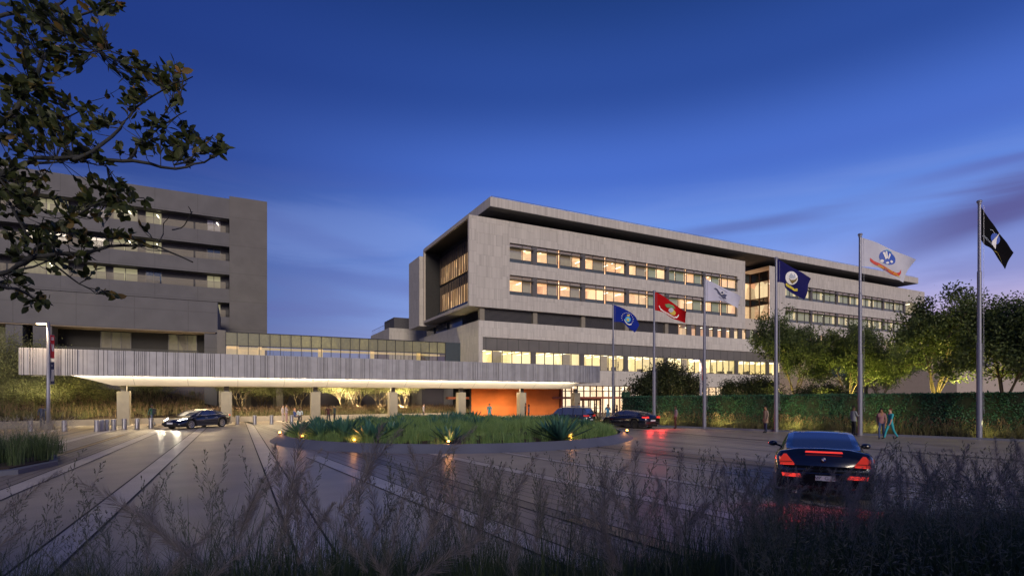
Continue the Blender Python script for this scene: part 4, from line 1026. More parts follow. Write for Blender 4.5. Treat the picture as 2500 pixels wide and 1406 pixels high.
def panicles(roots, L, lean, rng, az=None, nb=16, ns=8, pl=0.32, seed_l=0.013, seed_w=0.0035, branch=0.075, stem_w=0.004):
    """airy seed heads: side branchlets with small spikelets"""
    n=len(roots); az = rng.uniform(0,2*PI,n) if az is None else az
    h = np.stack([np.cos(az),np.sin(az),np.zeros(n)],1); s = np.stack([-np.sin(az),np.cos(az),np.zeros(n)],1)
    rows=[]
    def P0(i,t):
        p = roots[i]+h[i]*(L[i]*lean[i]*t**2)[:,None]; p=p.copy(); p[:,2]+=L[i]*(t-0.35*lean[i]*t**2.2); return p
    al=np.arange(n)
    for k in range(7):
        t=np.full(n,k/6); p=P0(al,t); ww=stem_w*(1-0.7*k/6)*0.5; rows+=[p-s*ww,p+s*ww]
    V1=np.stack(rows,1).reshape(-1,3); b=(np.arange(n)*14)[:,None]
    Q1=np.concatenate([b+np.array([[2*k,2*k+1,2*k+3,2*k+2]]) for k in range(6)],0)
    i=np.repeat(al,nb); m=len(i); tt=np.tile(np.linspace(0,0.97,nb),n)+rng.uniform(-0.03,0.03,m); t0=1-pl/np.maximum(L,0.1); t=t0[i]+(1-t0[i])*np.clip(tt,0,1)
    B=P0(i,t); ax=P0(i,t+0.02)-B; ax/=np.linalg.norm(ax,axis=1,keepdims=True)
    rd=rot_dirs(m,rng); rd-=ax*(rd*ax).sum(1,keepdims=True); rd/=np.linalg.norm(rd,axis=1,keepdims=True)+1e-9
    bl=branch*(1.05-np.clip(tt,0,1)*0.8)*rng.uniform(0.6,1.15,m); d=ax*0.86+rd*0.5; d/=np.linalg.norm(d,axis=1,keepdims=True)
    sd_=np.cross(ax,rd)*0.0008; E=B+d*bl[:,None]
    V2=np.stack([B-sd_,B+sd_,E+sd_,E-sd_],1).reshape(-1,3); Q2=np.arange(m*4).reshape(-1,4)
    j=np.repeat(np.arange(m),ns); N_=len(j); u=rng.uniform(0.25,1.0,N_); S=B[j]+d[j]*(bl[j]*u)[:,None]
    r2=rot_dirs(N_,rng); dd=d[j]*0.9+r2*0.45; dd/=np.linalg.norm(dd,axis=1,keepdims=True); c=np.cross(dd,rot_dirs(N_,rng)); c/=np.linalg.norm(c,axis=1,keepdims=True)+1e-9
    V3=np.stack([S,S+dd*seed_l*0.5+c*seed_w*0.5,S+dd*seed_l,S+dd*seed_l*0.5-c*seed_w*0.5],1).reshape(-1,3); Q3=np.arange(N_*4).reshape(-1,4)
    return joinVQ([(V1,Q1),(V2,Q2),(V3,Q3)])
# grasses along the hedge
n=330; t=RNG.uniform(hs-2.5,he,n); o=RNG.uniform(0.3,2.7,n); R_=np.stack([hp.x+hdir.x*t+hn.x*o, hp.y+hdir.y*t+hn.y*o, np.full(n,0.05)],1)
V,Q=tuft_field(R_, RNG.uniform(0.5,1.0,n),0.7,0.018,None,'',RNG,per=55,spread=0.13)
tag(np_mesh('hedge_grass',V,Q,M['grass_bank']),kind='stuff')
n=1500; t=RNG.uniform(hs-2.5,he,n); o=RNG.uniform(0.2,2.5,n); o=np.where(np.sin(t*1.1)+RNG.normal(size=n)*0.4>-0.3,o,0.4); R_=np.stack([hp.x+hdir.x*t+hn.x*o, hp.y+hdir.y*t+hn.y*o, np.full(n,0.05)],1)
a_,b_=plumes(R_,RNG.uniform(0.8,1.35,n),RNG.uniform(0.15,0.6,n),RNG,pl=0.32,hair=0.06,nh=26,hw=0.009,stem_w=0.012)
tag(np_mesh('hedge_grass_stalks',*a_,M['grass_tan']),kind='stuff'); tag(np_mesh('hedge_grass_plumes',*b_,M['plume']),kind='stuff')
for x,y,d,e in ((1632,1035,44,230),(1778,1038,41.5,260),(1945,1045,37.5,320),(2125,1055,33,240),(2410,1060,28.8,110)):
    p=gd(x,d); t_=(Vector((p[0],p[1],0))-hp).dot(hdir); q=Vector(hpt(t_,3.3,1.0)); w_=Vector(hpt(t_,0.6,0.7))
    light('SPOT','grass_spot',tuple(q), e*2.0, (1.0,0.86,0.30), 0.10, aim=tuple(w_), spot=95, blend=0.9)  # added spots without fixtures, in front of the bed, for the glowing grass
# ---------------------------------------------------------------- left bank: low wall, soil, grasses
wl = [(-45,47),(-13.8,55.2),(-8.5,56.6),(0,57.6),(12,58.4),(24,58.6)]
lw_ = empty('planter_wall', (-8.5,56.6,0), label='low pale concrete planter wall running behind the bollards and canopy', cat='wall')
mb=MB()
for (x0,y0),(x1,y1) in zip(wl[:-1],wl[1:]): mb.prism([(x0,y0),(x1,y1),(x1,y1+0.4),(x0,y0+0.4)],0,0.5)
mb.build('coping', M['concrete'], lw_)
mb=MB()
for (x0,y0),(x1,y1) in zip(wl[:-1],wl[1:]): mb.poly([(x0,y0+0.4,0.42),(x1,y1+0.4,0.42),(x1,max(72,y1+10),1.1 if x1>-3 else 3.2),(x0,max(72,y0+10),1.1 if x0>-3 else 3.2)])
tag(mb.build('bank_soil', M['soil']), kind='structure')
def wall_y(x): return np.interp(x,[p[0] for p in wl],[p[1] for p in wl])
n=1500; X=RNG.uniform(-36,25,n); dy=RNG.uniform(0.6,11,n)*np.where(X>-3,0.6,1); Y=wall_y(X)+dy; Z=0.42+dy/14*np.where(X>-3,0.8,2.8)
R_=np.stack([X,Y,Z],1)
V,Q=tuft_field(R_,RNG.uniform(0.4,0.8,n),0.6,0.03,None,'',RNG,per=30,spread=0.18); tag(np_mesh('bank_grass',V,Q,M['grass_bank']),kind='stuff')
n=5200; X=RNG.uniform(-36,25,n); dy=RNG.uniform(0.6,9,n)*np.where(X>-3,0.5,1); Y=wall_y(X)+dy; Z=0.42+dy/14*np.where(X>-3,0.8,2.8)
R_=np.stack([X,Y,Z],1)
a_,b_=plumes(R_,RNG.uniform(0.6,1.1,n),RNG.uniform(0.1,0.5,n),RNG,pl=0.35,hair=0.07,nh=14,hw=0.015,stem_w=0.018)
tag(np_mesh('bank_grass_stalks',*a_,M['grass_tan']),kind='stuff'); tag(np_mesh('bank_grass_plumes',*b_,M['plume']),kind='stuff')
for x in (-3,0.5,4,8.5,11.5,15,19): light('SPOT','bank_wash',(x,wall_y(x)-0.3,1.9), 260, (1.0,0.80,0.5), 0.15, aim=(x,wall_y(x)+4,0.9), spot=120, blend=0.9)
# ---------------------------------------------------------------- round planting island
IC, IR = Vector((12.45,31.6,0)), 10.9
isl = empty('planted_island', tuple(IC), label='round raised planting island with slanted blue grey kerb in the plaza', cat='planter')
b=MB(); b.lathe([(IR,0.002),(IR-0.55,0.36),(IR-0.72,0.36),(IR-0.74,0.2)],96,(IC.x,IC.y,0)); b.build('kerb_ring', M['kerb'], isl, smooth=False)
b=MB(); b.lathe([(IR-0.75,0.20),(IR-3,0.42),(0.1,0.6)],64,(IC.x,IC.y,0.012)); b.build('soil_mound', M['soil'], isl)
def isl_pts(n, r0, r1, rng):
    r=np.sqrt(rng.uniform(r0**2,r1**2,n)); g=rng.uniform(0,2*PI,n); return np.stack([IC.x+r*np.cos(g),IC.y+r*np.sin(g),0.2+0.4*np.clip((IR-0.75-r)/4,0,1)],1)
R_=isl_pts(1250,0.3,IR-0.95,RNG)
V,Q=tuft_field(R_,RNG.uniform(0.45,0.78,len(R_)),0.70,0.014,None,'',RNG,per=62,spread=0.11); tag(np_mesh('island_grass',V,Q,M['grass_isl']),kind='stuff')
def agave(seed, n, L, w):
    rnd=random.Random(seed); V=[];Fq=[]
    for i in range(n):
        g=i*2.399+rnd.uniform(-.2,.2); f=i/n; el=math.radians(82-70*(f**0.8)+rnd.uniform(-6,6)); ln=L*rnd.uniform(0.8,1.1)*(0.75+0.35*f); base=len(V)
        h=Vector((math.cos(g),math.sin(g),0)); s=Vector((-math.sin(g),math.cos(g),0)); K=6
        for k in range(K+1):
            t=k/K; e2=el+0.25*t*(1-f*0.6); p=h*(0.05+ln*t*math.cos(el)*(1-0.15*t*(1-f)))+Vector((0,0,ln*t*math.sin(e2)*0.98))
            ww=w*(0.55+1.3*t-1.85*t**2.2) if k<K else 0.002; ww=max(ww,0.002)*0.9; up=Vector((0,0,1))*math.cos(el)-h*math.sin(el)
            V += [p-s*ww+up*ww*0.35, p-up*0.012, p+s*ww+up*ww*0.35]
        for k in range(K):
            a0=base+k*3; Fq += [(a0,a0+1,a0+4,a0+3),(a0+1,a0+2,a0+5,a0+4)]
    me=bpy.data.meshes.new('agave_leaves'); me.from_pydata([tuple(v) for v in V],[],Fq); me.materials.append(M['agave']); me.polygons.foreach_set('use_smooth',[True]*len(Fq)); me.update(); return me
am=[agave(1,26,1.05,0.135),agave(2,22,0.92,0.12),agave(3,30,1.15,0.11)]
def add_agave(x,y,z,s,k,label,grp='agave plants in the island'):
    o=bpy.data.objects.new('agave_plant',am[k]); COL.objects.link(o); o.location=(x,y,z); o.rotation_euler=(0,0,random.uniform(0,6.28)); o.scale=(s,s,s*random.uniform(0.95,1.15))
    return tag(o,label,'agave',grp)
for x,y,d,s,k,lab in ((905,1075,25.2,1.25,0,'large agave lit orange by the third uplight of the island'),(1098,1078,24.4,1.15,1,'spiky agave glowing over the fourth island uplight'),(1370,1075,26.0,1.35,2,'tall dark agave cluster by the fifth island uplight'),(1345,1070,27.0,1.2,0,'agave just behind the tall dark one near the fifth uplight'),(735,1062,29.0,1.0,2,'agave near the left tip of the island between two uplights'),(840,1068,27.4,1.2,2,'agave left of the large orange lit one'),(955,1070,27.6,1.2,1,'agave behind the large orange lit one'),(770,1058,30.5,1.0,0,'agave behind the one at the left tip')):
    p=gd(x,d); add_agave(p[0],p[1],0.33,s,k,lab)
rr=random.Random(12); cl_=[(6.8,34.5,3.0),(10.5,37.5,3.0),(15,36.5,3.2),(18.5,34,2.6),(9.5,30,2.2),(14,31.5,2.4),(5,29.5,1.8),(19,29,1.8),(12.5,39.8,2.6),(20.5,32,1.5),(16.2,40,2.0)]
k=0
for cx,cy_,r in cl_:
    for i in range(int(r*r*1.15)+2):
        g=rr.uniform(0,6.28); q=r*math.sqrt(rr.random()); x=cx+q*math.cos(g); y=cy_+q*math.sin(g)
        if (x-IC.x)**2+(y-IC.y)**2>(IR-1.6)**2: continue
        add_agave(x,y,0.45,rr.uniform(0.65,0.95),rr.choice((0,1,2)),'dark blue green agave among the island grasses'); k+=1
for i,(x,y,lab) in enumerate(((683,1057,'first island uplight, at the left tip'),(737,1067,'second island uplight from the left'),(865,1072,'third island uplight, under the large agave'),(1095,1078,'fourth island uplight, near the front middle'),(1393,1076,'fifth island uplight, by the dark agaves'),(1531,1061,'last island uplight, at the right tip'))):
    a=(x-CX)/FPX; rd=Vector((FW[0]+a*RT[0],FW[1]+a*RT[1],0)); rd.normalize()
    # where this sight line enters the inner rim circle
    oc=-IC; bb=rd.dot(oc); cc=oc.dot(oc)-(IR-1.0)**2; disc=max(bb*bb-cc,0.0); tt=-bb-math.sqrt(disc); q=rd*tt
    inn=(IC-q).normalized()
    e=empty('garden_uplight',(q.x,q.y,0.30),label=lab,cat='spotlight',group='uplights on the island rim')
    b=MB(); b.lathe([(0.02,-0.08),(0.02,0.02),(0.055,0.03),(0.075,0.09),(0.075,0.13)],12,(q.x,q.y,0.30)); b.build('housing',M['black'],e)
    b=MB(); b.ball((q.x,q.y,0.445),0.062,8,5); b.build('bulb',M['spot'],e)
    light('SPOT','island_spot',(q.x-inn.x*0.04,q.y-inn.y*0.04,0.40),260,(1.0,0.22,0.03),0.05,aim=(q.x+inn.x*1.2,q.y+inn.y*1.2,1.0),spot=150,blend=0.9)
    light('POINT','island_glow',(q.x-inn.x*0.05,q.y-inn.y*0.05,0.56),14,(1.0,0.40,0.12),0.06)
# ================================================================ bollards
bp_=[(75,1054,'bollard in front of the left planting'),(158,1053,'bollard standing alone left of the cluster'),(237,1052.5,'first bollard of the tight cluster'),(249,1051,'second bollard of the tight cluster'),(260,1050,'third bollard of the tight cluster'),(278,1049,'bollard just right of the tight cluster'),(304,1047.5,'bollard in front of the first canopy column'),(335,1046,'bollard between first canopy column and man with backpack'),(369,1044.5,'bollard in front of the man with backpack'),(580,1036,'bollard just right of the parked sedan'),(622,1035.5,'middle bollard of the three behind the sedan'),(663,1035,'bollard next to the standing woman by the wall'),(712,1034,'bollard by the seated pair')]
b0=empty('bollard',(0,0,0),label='x',cat='bollard',group='steel bollards along the canopy')
b=MB(); b.lathe([(0.165,0.0),(0.165,0.76),(0.155,0.785),(0.0,0.79)],20); b.build('post',M['steel'],b0,smooth=False)
b=MB(); b.lathe([(0.20,0.0),(0.20,0.02),(0.168,0.022)],20); b.build('base_ring',M['grey_metal'],b0)
kb0=kidmap(b0)
for i,(x,y,lab) in enumerate(bp_):
    p=gp(x,y); lab='brushed steel '+lab
    if i==0: b0.location=(p[0],p[1],0); b0['label']=lab
    else: place_copy(b0,kb0,(p[0],p[1],0),0,lab)
for o in [q for q in bpy.data.objects if q.name.startswith('post')]:
    pass
# ================================================================ lamp posts with banners
def text_mesh(s, size, fit=None):
    cu=bpy.data.curves.new('t','FONT'); cu.body=s; cu.size=size; cu.align_x='CENTER'; cu.align_y='CENTER'
    o=bpy.data.objects.new('t',cu); COL.objects.link(o); dg=bpy.context.evaluated_depsgraph_get(); dg.update()
    me=o.evaluated_get(dg).to_mesh(); V=[tuple(v.co) for v in me.vertices]; F=[tuple(p.vertices) for p in me.polygons]
    bpy.data.objects.remove(o); bpy.data.curves.remove(cu)
    return V,F
M['red']=mat('banner_red',C(0.42,0.012,0.02),0.6,var=0.05); M['navy']=mat('banner_navy',C(0.012,0.018,0.07),0.6,var=0.05); M['white']=mat('banner_white',C(0.7),0.6,var=0.03)
def lamp_post(x,d,H,lab,arm=-1,e=900,armlen=0.55,headl=0.7):
    px_=x; p=gd(x,d); r=empty('street_lamp',(p[0],p[1],0),label=lab,cat='street lamp',group='lamp posts with banners')
    b=MB(); b.box(p[0]-0.32,p[0]+0.32,p[1]-0.32,p[1]+0.32,0,0.42); b.build('plinth',M['concrete'],r,bevel=0.02)
    b=MB(); b.lathe([(0.13,0.42),(0.12,2),(0.10,H)],14,(p[0],p[1],0)); b.build('pole',M['pole'],r,smooth=True)
    u=Vector((RT[0],RT[1],0))*arm; q=Vector((p[0],p[1],H-0.06))
    b=MB(); b.tube([q,q+u*0.2],0.05,8); b.build('arm',M['pole'],r)
    b=MB(); c=q+u*(0.15+headl/2); b.obox((c.x,c.y),(u.x,u.y),headl/2,0.13,H-0.10,H-0.0); h=b.build('lamp_head',M['pole'],r,bevel=0.03)
    b=MB(); b.obox((c.x,c.y),(u.x,u.y),headl/2-0.05,0.115,H-0.18,H-0.103); b.build('lamp_lens',M['lamp'],h)
    light('SPOT','street_lamp_light',(c.x,c.y,H-0.25),e,(1.0,0.72,0.42),0.12,aim=(c.x,c.y,0),spot=165,blend=0.7)
    light('POINT','street_lamp_glow',(c.x-FW[0]*0.25,c.y-FW[1]*0.25,H-0.35),e*0.012,(1.0,0.72,0.42),0.12)
    # banners on the right of the pole
    for (z0,z1,mt) in (((H-2.65,H-0.95,'red'),(H-4.55,H-2.95,'navy')) if H>7 else ((H-1.85,H-0.6,'red'),(H-2.75,H-2.0,'navy'))):
        wv=Vector((RT[0]*(0.05 if px_<1000 else 0.30)+FW[0]*0.30,RT[1]*(0.05 if px_<1000 else 0.30)+FW[1]*0.30,0)); a=Vector((p[0],p[1],0))+wv.normalized()*0.13
        b=MB(); e_=a+wv
        b.obox(((a.x+e_.x)/2,(a.y+e_.y)/2),(wv.x,wv.y),wv.length/2,0.012,z0,z1); bn=b.build('banner',M[mt],r)
        b=MB(); b.tube([a+Vector((0,0,z1+0.03)),e_+Vector((0,0,z1+0.03))],0.018,6); b.tube([a+Vector((0,0,z0-0.03)),e_+Vector((0,0,z0-0.03))],0.018,6); b.build('banner_arm',M['pole'],bn)
        wn=wv.normalized(); nn=Vector((wn.y,-wn.x,0)); nn = nn if nn.dot(Vector((p[0],p[1],0)))<0 else -nn
        mb=MB()
        def pt(u_,v_): q_=a+wn*(u_*wv.length)+nn*0.02; return (q_.x,q_.y,z0+(z1-z0)*v_)
        if mt=='red':
            for v in (0.80,0.85,0.90): mb.poly([pt(0.15,v-0.012),pt(0.85,v-0.012),pt(0.85,v+0.012),pt(0.15,v+0.012)])
            for u0,v0,u1,v1 in ((0.2,0.62,0.42,0.30),(0.42,0.30,0.55,0.62),(0.55,0.30,0.68,0.62),(0.68,0.62,0.85,0.30)):
                mb.poly([pt(u0,v0),pt(u1,v1),pt(u1+0.1,v1),pt(u0+0.1,v0)])
        else:
            cx,cz=0.4,0.84
            st=[]
            for k_ in range(10):
                rr_=0.2 if k_%2==0 else 0.085; g_=PI/2+k_*PI/5; st.append(pt(cx+rr_*math.cos(g_),cz+rr_*math.sin(g_)*wv.length/(z1-z0)))
            mb.poly(st)
            for k_ in range(3): mb.poly([pt(0.12+0.25*k_,0.12),pt(0.24+0.25*k_,0.12),pt(0.40+0.25*k_*0.8,0.66),pt(0.28+0.25*k_*0.8,0.66)])
        mb.build('banner_print',M['white'],bn)
    return r
lamp_post(118,39.2,7.95,'lit street lamp with red and navy banners in front of the canopy left end',-1,650)
lamp_post(1711,47.0,5.75,'smaller lit street lamp with red banner behind the hedge by the evergreen',-1,260,headl=0.5)
# ================================================================ flags
def flagpole(x,yb,yt,label,cloth,top,bot,catt,flabel,emblems,amp=0.10,attach=(2,3),dd=None):
    d = dd or FPX*EYE/(yb-HY); p=gd(x,d); H=zd(yt,d); mpp=d/FPX
    r=empty('flag_pole',(p[0],p[1],0),label=label,cat='flag pole',group='tapered flag poles in a row')
    b=MB(); w=0.14
    b.lathe([(w*1.25,0.0),(w*1.25,0.04),(w,0.05),(w*0.98,H*0.40),(w*0.80,H*0.405),(w*0.78,H*0.70),(w*0.60,H*0.705),(w*0.55,H-0.25)],18,(p[0],p[1],0)); b.build('shaft',M['pole'],r,smooth=False)
    b=MB(); b.lathe([(0.05,H-0.26),(0.11,H-0.22),(0.075,H-0.19),(0.13,H-0.12),(0.14,H-0.06),(0.10,H-0.01),(0.02,H+0.01)],14,(p[0],p[1],0)); b.build('finial',M['pole'],r,smooth=True)
    q=Vector((p[0],p[1],0)); u=Vector((RT[0],RT[1],0)); fw=Vector((FW[0],FW[1],0))
    b=MB(); rp_=[q+u*0.21-fw*0.05+Vector((0,0,z)) for z in (1.7,H*0.4,H*0.7,H-0.3)]; b.tube(rp_,0.008,4); b.tube([q+u*0.15+Vector((0,0,1.7)),q+u*0.27+Vector((0,0,1.72)),q+u*0.27+Vector((0,0,1.5))],0.015,5); b.build('halyard',M['pole'],r)
    ax,ay=attach; z_at=lambda py: zd(yt+ay+py,d)
    X=[t[0] for t in top]; n=30; m=16
    def crv(P,t):
        s=np.linspace(0,1,len(P)); P=np.array(P,float)
        # smooth through the points
        from math import floor
        k=min(int(t*(len(P)-1)),len(P)-2); f=t*(len(P)-1)-k
        a=P[max(k-1,0)];b1=P[k];c=P[k+1];e=P[min(k+2,len(P)-1)]
        return 0.5*((2*b1)+(-a+c)*f+(2*a-5*b1+4*c-e)*f*f+(-a+3*b1-3*c+e)*f**3)
    xm=max(max(t[0] for t in top),1)
    def wave(px,py): 
        s=px/xm
        return amp*s**0.6*(math.sin(s*9.0-py/xm*5.5)+0.5*math.sin(s*4.2+py/xm*9.0+1.0))
    def S(px,py,off=0.0):
        w=wave(px,py)+off; v=q+u*((px+ax)*mpp)-fw*w; return (v.x,v.y,z_at(py))
    b=MB()
    for i in range(n+1):
        tp=crv(top,i/n); bt=crv(bot,i/n)
        for j in range(m+1):
            c=tp+(bt-tp)*j/m; b.v.append(S(c[0],c[1]))
    for i in range(n):
        for j in range(m): k=i*(m+1)+j; b.face((k,k+1,k+m+2,k+m+1))
    f=b.build('flag',cloth,None,org=S(0,0),smooth=True); tag(f,flabel,'flag','flags flying from the poles')
    for (nm,mt,fn) in emblems:
        e=MB(); fn(e,S); e.build(nm,mt,f)
def disc(cx,cy,rx,ry,off=0.02,n=24,rot=0.0):
    def fn(e,S):
        c=S(cx,cy,off); base=len(e.v); e.v.append(c)
        for rg in (0.5,1.0):
            for k in range(n):
                g=2*PI*k/n; x=rx*rg*math.cos(g); y=ry*rg*math.sin(g); e.v.append(S(cx+x*math.cos(rot)-y*math.sin(rot),cy+x*math.sin(rot)+y*math.cos(rot),off))
        for k in range(n):
            j=(k+1)%n; e.face((base,base+1+k,base+1+j)); e.face((base+1+k,base+1+n+k,base+1+n+j,base+1+j))
    return fn
def polyf(pts,off=0.03):
    return lambda e,S: e.poly([S(x,y,off) for x,y in pts])
def many(*fs):
    def fn(e,S):
        for f in fs: f(e,S)
    return fn
def ribbon(pts,w,off=0.025):
    def fn(e,S):
        for (x0,y0),(x1,y1) in zip(pts[:-1],pts[1:]): e.poly([S(x0,y0-w,off),S(x1,y1-w,off),S(x1,y1+w,off),S(x0,y0+w,off)])
    return fn
def textf(s,cx,cy,size,ang=0.0,mirror=False,off=0.035):
    V,F=text_mesh(s,size)
    def fn(e,S):
        base=len(e.v); ca,sa=math.cos(ang),math.sin(ang)
        for x,y,_ in V:
            x=-x if mirror else x; y=-y; e.v.append(S(cx+x*ca-y*sa,cy+x*sa+y*ca,off))
        for f in F: e.face([base+i for i in f])
    return fn
def starf(cx,cy,r,off=0.025):
    pts=[(cx+(r if k%2==0 else r*0.42)*math.cos(-PI/2+k*PI/5),cy+(r if k%2==0 else r*0.42)*math.sin(-PI/2+k*PI/5)) for k in range(10)]
    return polyf(pts,off)
def cloth_mat(nm,c): 
    m=mat(nm,C(*c),0.85,var=0.06,scale=2.0,spec=0.12); N,L=nt(m); b=N['Principled BSDF']
    out=N['Material Output']; t=N.new('ShaderNodeBsdfTranslucent'); t.inputs[0].default_value=C(*c); mx=N.new('ShaderNodeMixShader'); mx.inputs[0].default_value=0.3
    L.new(b.outputs[0],mx.inputs[1]); L.new(t.outputs[0],mx.inputs[2]); L.new(mx.outputs[0],out.inputs[0]); return m
cl={k:cloth_mat('flag_'+k,c) for k,c in dict(blue=(0.012,0.03,0.30),red=(0.48,0.008,0.012),white=(0.60,0.62,0.80),navy=(0.016,0.016,0.12),army=(0.60,0.62,0.76),black=(0.004,0.004,0.006)).items()}
E={k:mat('emblem_'+k,C(*c),0.6,var=0.15,scale=14) for k,c in dict(white=(0.75,0.75,0.75),sky=(0.05,0.35,0.62),gold=(0.55,0.42,0.05),green=(0.10,0.22,0.08),grey=(0.40,0.45,0.55),navy=(0.012,0.02,0.09),blue=(0.03,0.09,0.45),yellow=(0.75,0.62,0.03),red=(0.55,0.03,0.02),brown=(0.20,0.15,0.05)).items()}
stars=[starf(32.8+14*math.sin(math.radians(a)),33.5-13.5*math.cos(math.radians(a))+0.18*14*math.sin(math.radians(a)),1.35) for a in range(-115,126,20)]
flagpole(1497,1026.5,741,'shortest flag pole, in front of the entrance doors',cl['blue'],[(0,0),(29.5,12),(51.5,27.5),(62.5,49)],[(0,41.5),(20.5,43),(35,55.5),(50.5,68)],'',
 'royal blue flag with ring of white stars round a shield',[('emblem_stars',E['white'],many(*stars)),('emblem_shield',E['sky'],many(disc(33.5,36,7,7.2,0.02),)),('emblem_crest',E['gold'],many(disc(35,26,4,2.2,0.026),disc(33.5,37,3,3.5,0.026))),('emblem_scroll',E['white'],many(ribbon([(25,36),(28,42),(33,47),(38,49),(42.5,47)],1.3,0.026)))])
flagpole(1597,1040,709,'second flag pole, behind the black sedan',cl['red'],[(0,0),(20.5,11),(61,39.5),(78,48)],[(0.5,45.5),(20.5,50.5),(43.5,65.5),(73.5,77)],'',
 'red flag with globe emblem and white scroll reading UNITED STATES MARINE CORPS',[('emblem_anchor',E['gold'],many(disc(42,50,9,6,0.018,rot=0.7))),('emblem_globe',E['grey'],many(disc(38.5,45.5,6,5.5,0.024))),('emblem_eagle',E['green'],many(polyf([(24,31),(34,30),(44,34),(49,42),(42,41),(38,39),(33,40),(27,38)],0.03))),('emblem_scroll',E['white'],ribbon([(10,34),(14,43),(24,50),(36,57),(46,63),(53,63),(58,57)],2.0)),('scroll_text',E['red'],many(textf('UNITED STATES',24,50.2,2.7,0.58),textf('MARINE CORPS',43,61,2.7,0.5)))])
flagpole(1720,1045.8,678,'third flag pole, carrying the plain white flag with navy eagle',cl['white'],[(0,0),(43,21),(70,33),(87,42.6)],[(0,54),(34.5,53.5),(56,59.5),(81,71.5)],'',
 'white flag with dark navy eagle emblem reading UNITED STATES COAST GUARD',[('emblem_eagle',E['navy'],many(polyf([(20,23),(25,22),(30,26),(34,33),(42,36),(53,40),(48,44),(50,50),(42,49),(36,42),(30,36),(28,29)],0.022))),('emblem_ring',E['white'],disc(40,34,4.2,4.4,0.03)),('emblem_badge',E['navy'],disc(40,34,3.0,3.2,0.034)),('flag_text',E['navy'],many(textf('UNITED STATES',43,27,3.3,0.6,True),textf('COAST GUARD',41,50,3.3,0.6,True)))])
flagpole(1895,1053.5,628,'fourth flag pole, carrying the navy flag',cl['navy'],[(0,0),(33,20),(60,33),(85,48)],[(0,58),(17,60),(24,74),(65,101)],'',
 'dark navy flag with round white ship seal and yellow scroll reading UNITED STATES NAVY',[('emblem_seal',E['white'],disc(34.5,48,13.5,16.5,0.02,rot=-0.35)),('emblem_ship',E['grey'],many(polyf([(28,44),(33,36),(38,44),(36,49),(30,49)],0.03),polyf([(36,45),(41,38),(43,48),(38,50)],0.03))),('emblem_eagle',E['brown'],polyf([(28,48),(33,53),(40,53),(48,47),(45,56),(37,62),(32,57)],0.034)),('emblem_scroll',E['yellow'],ribbon([(22,63),(27,66),(36,71),(43,76),(50,77)],2.9)),('scroll_text',E['navy'],textf('UNITED STATES NAVY',36,71,3.4,0.45,True))],amp=0.12)
flagpole(2100,1062,570,'fifth flag pole, carrying the white flag with red scroll',cl['army'],[(0,0),(43.7,16),(90,34),(131,54.6)],[(0,70.5),(40,74),(63.5,90),(101,110)],'',
 'large white flag with blue seal and red scroll reading UNITED STATES ARMY',[('emblem_seal',E['blue'],many(disc(62,50,21,17,0.018,rot=0.5))),('emblem_trophy',E['white'],many(polyf([(50,36),(57,36),(60,52),(56,54)],0.026),polyf([(58,33),(63,34),(62,52),(60,52)],0.026),polyf([(68,38),(72,41),(64,54),(62,53)],0.026),disc(48,58,4,3.6,0.026),disc(70,60,3.6,3.2,0.026),disc(60,63,4,2.4,0.026))),('emblem_ring',E['sky'],many(ribbon([(57,32),(62,30),(69,32),(75,37)],0.9,0.028))),('emblem_scroll',E['red'],ribbon([(22,53),(31,61),(42,67),(56,77),(70,86),(82,91),(91,90),(97,82)],4.0)),('scroll_text',E['yellow'],textf('UNITED STATES ARMY',66,83,6.2,0.50,True)),('year_text',E['blue'],textf('1775',57,80,5.5,0.4,True,0.04))],amp=0.14,attach=(3,10))
flagpole(2391,1073,489,'tallest flag pole at the right edge, carrying the black flag',cl['black'],[(0,0),(43,62),(67,96),(79,112)],[(0,80),(9,93),(28,107),(57,153)],'',
 'black flag with silver delta over a blue globe reading SPACE FORCE',[('emblem_globe',E['blue'],disc(35.5,78,10.5,14,0.02,rot=-0.3)),('emblem_delta',E['white'],polyf([(45,64),(39,79),(34,104),(30,98),(25,92),(27,84)],0.03)),('emblem_orbit',E['grey'],ribbon([(22,56),(28,57),(34,65)],0.6,0.026)),('flag_text',E['grey'],textf('SPACE FORCE',17,83,6.0,0.75,True)),('emblem_fringe',E['gold'],ribbon([(30,108),(38,112),(45,122),(49,140)],0.5,0.03))],amp=0.05,attach=(3.7,16))
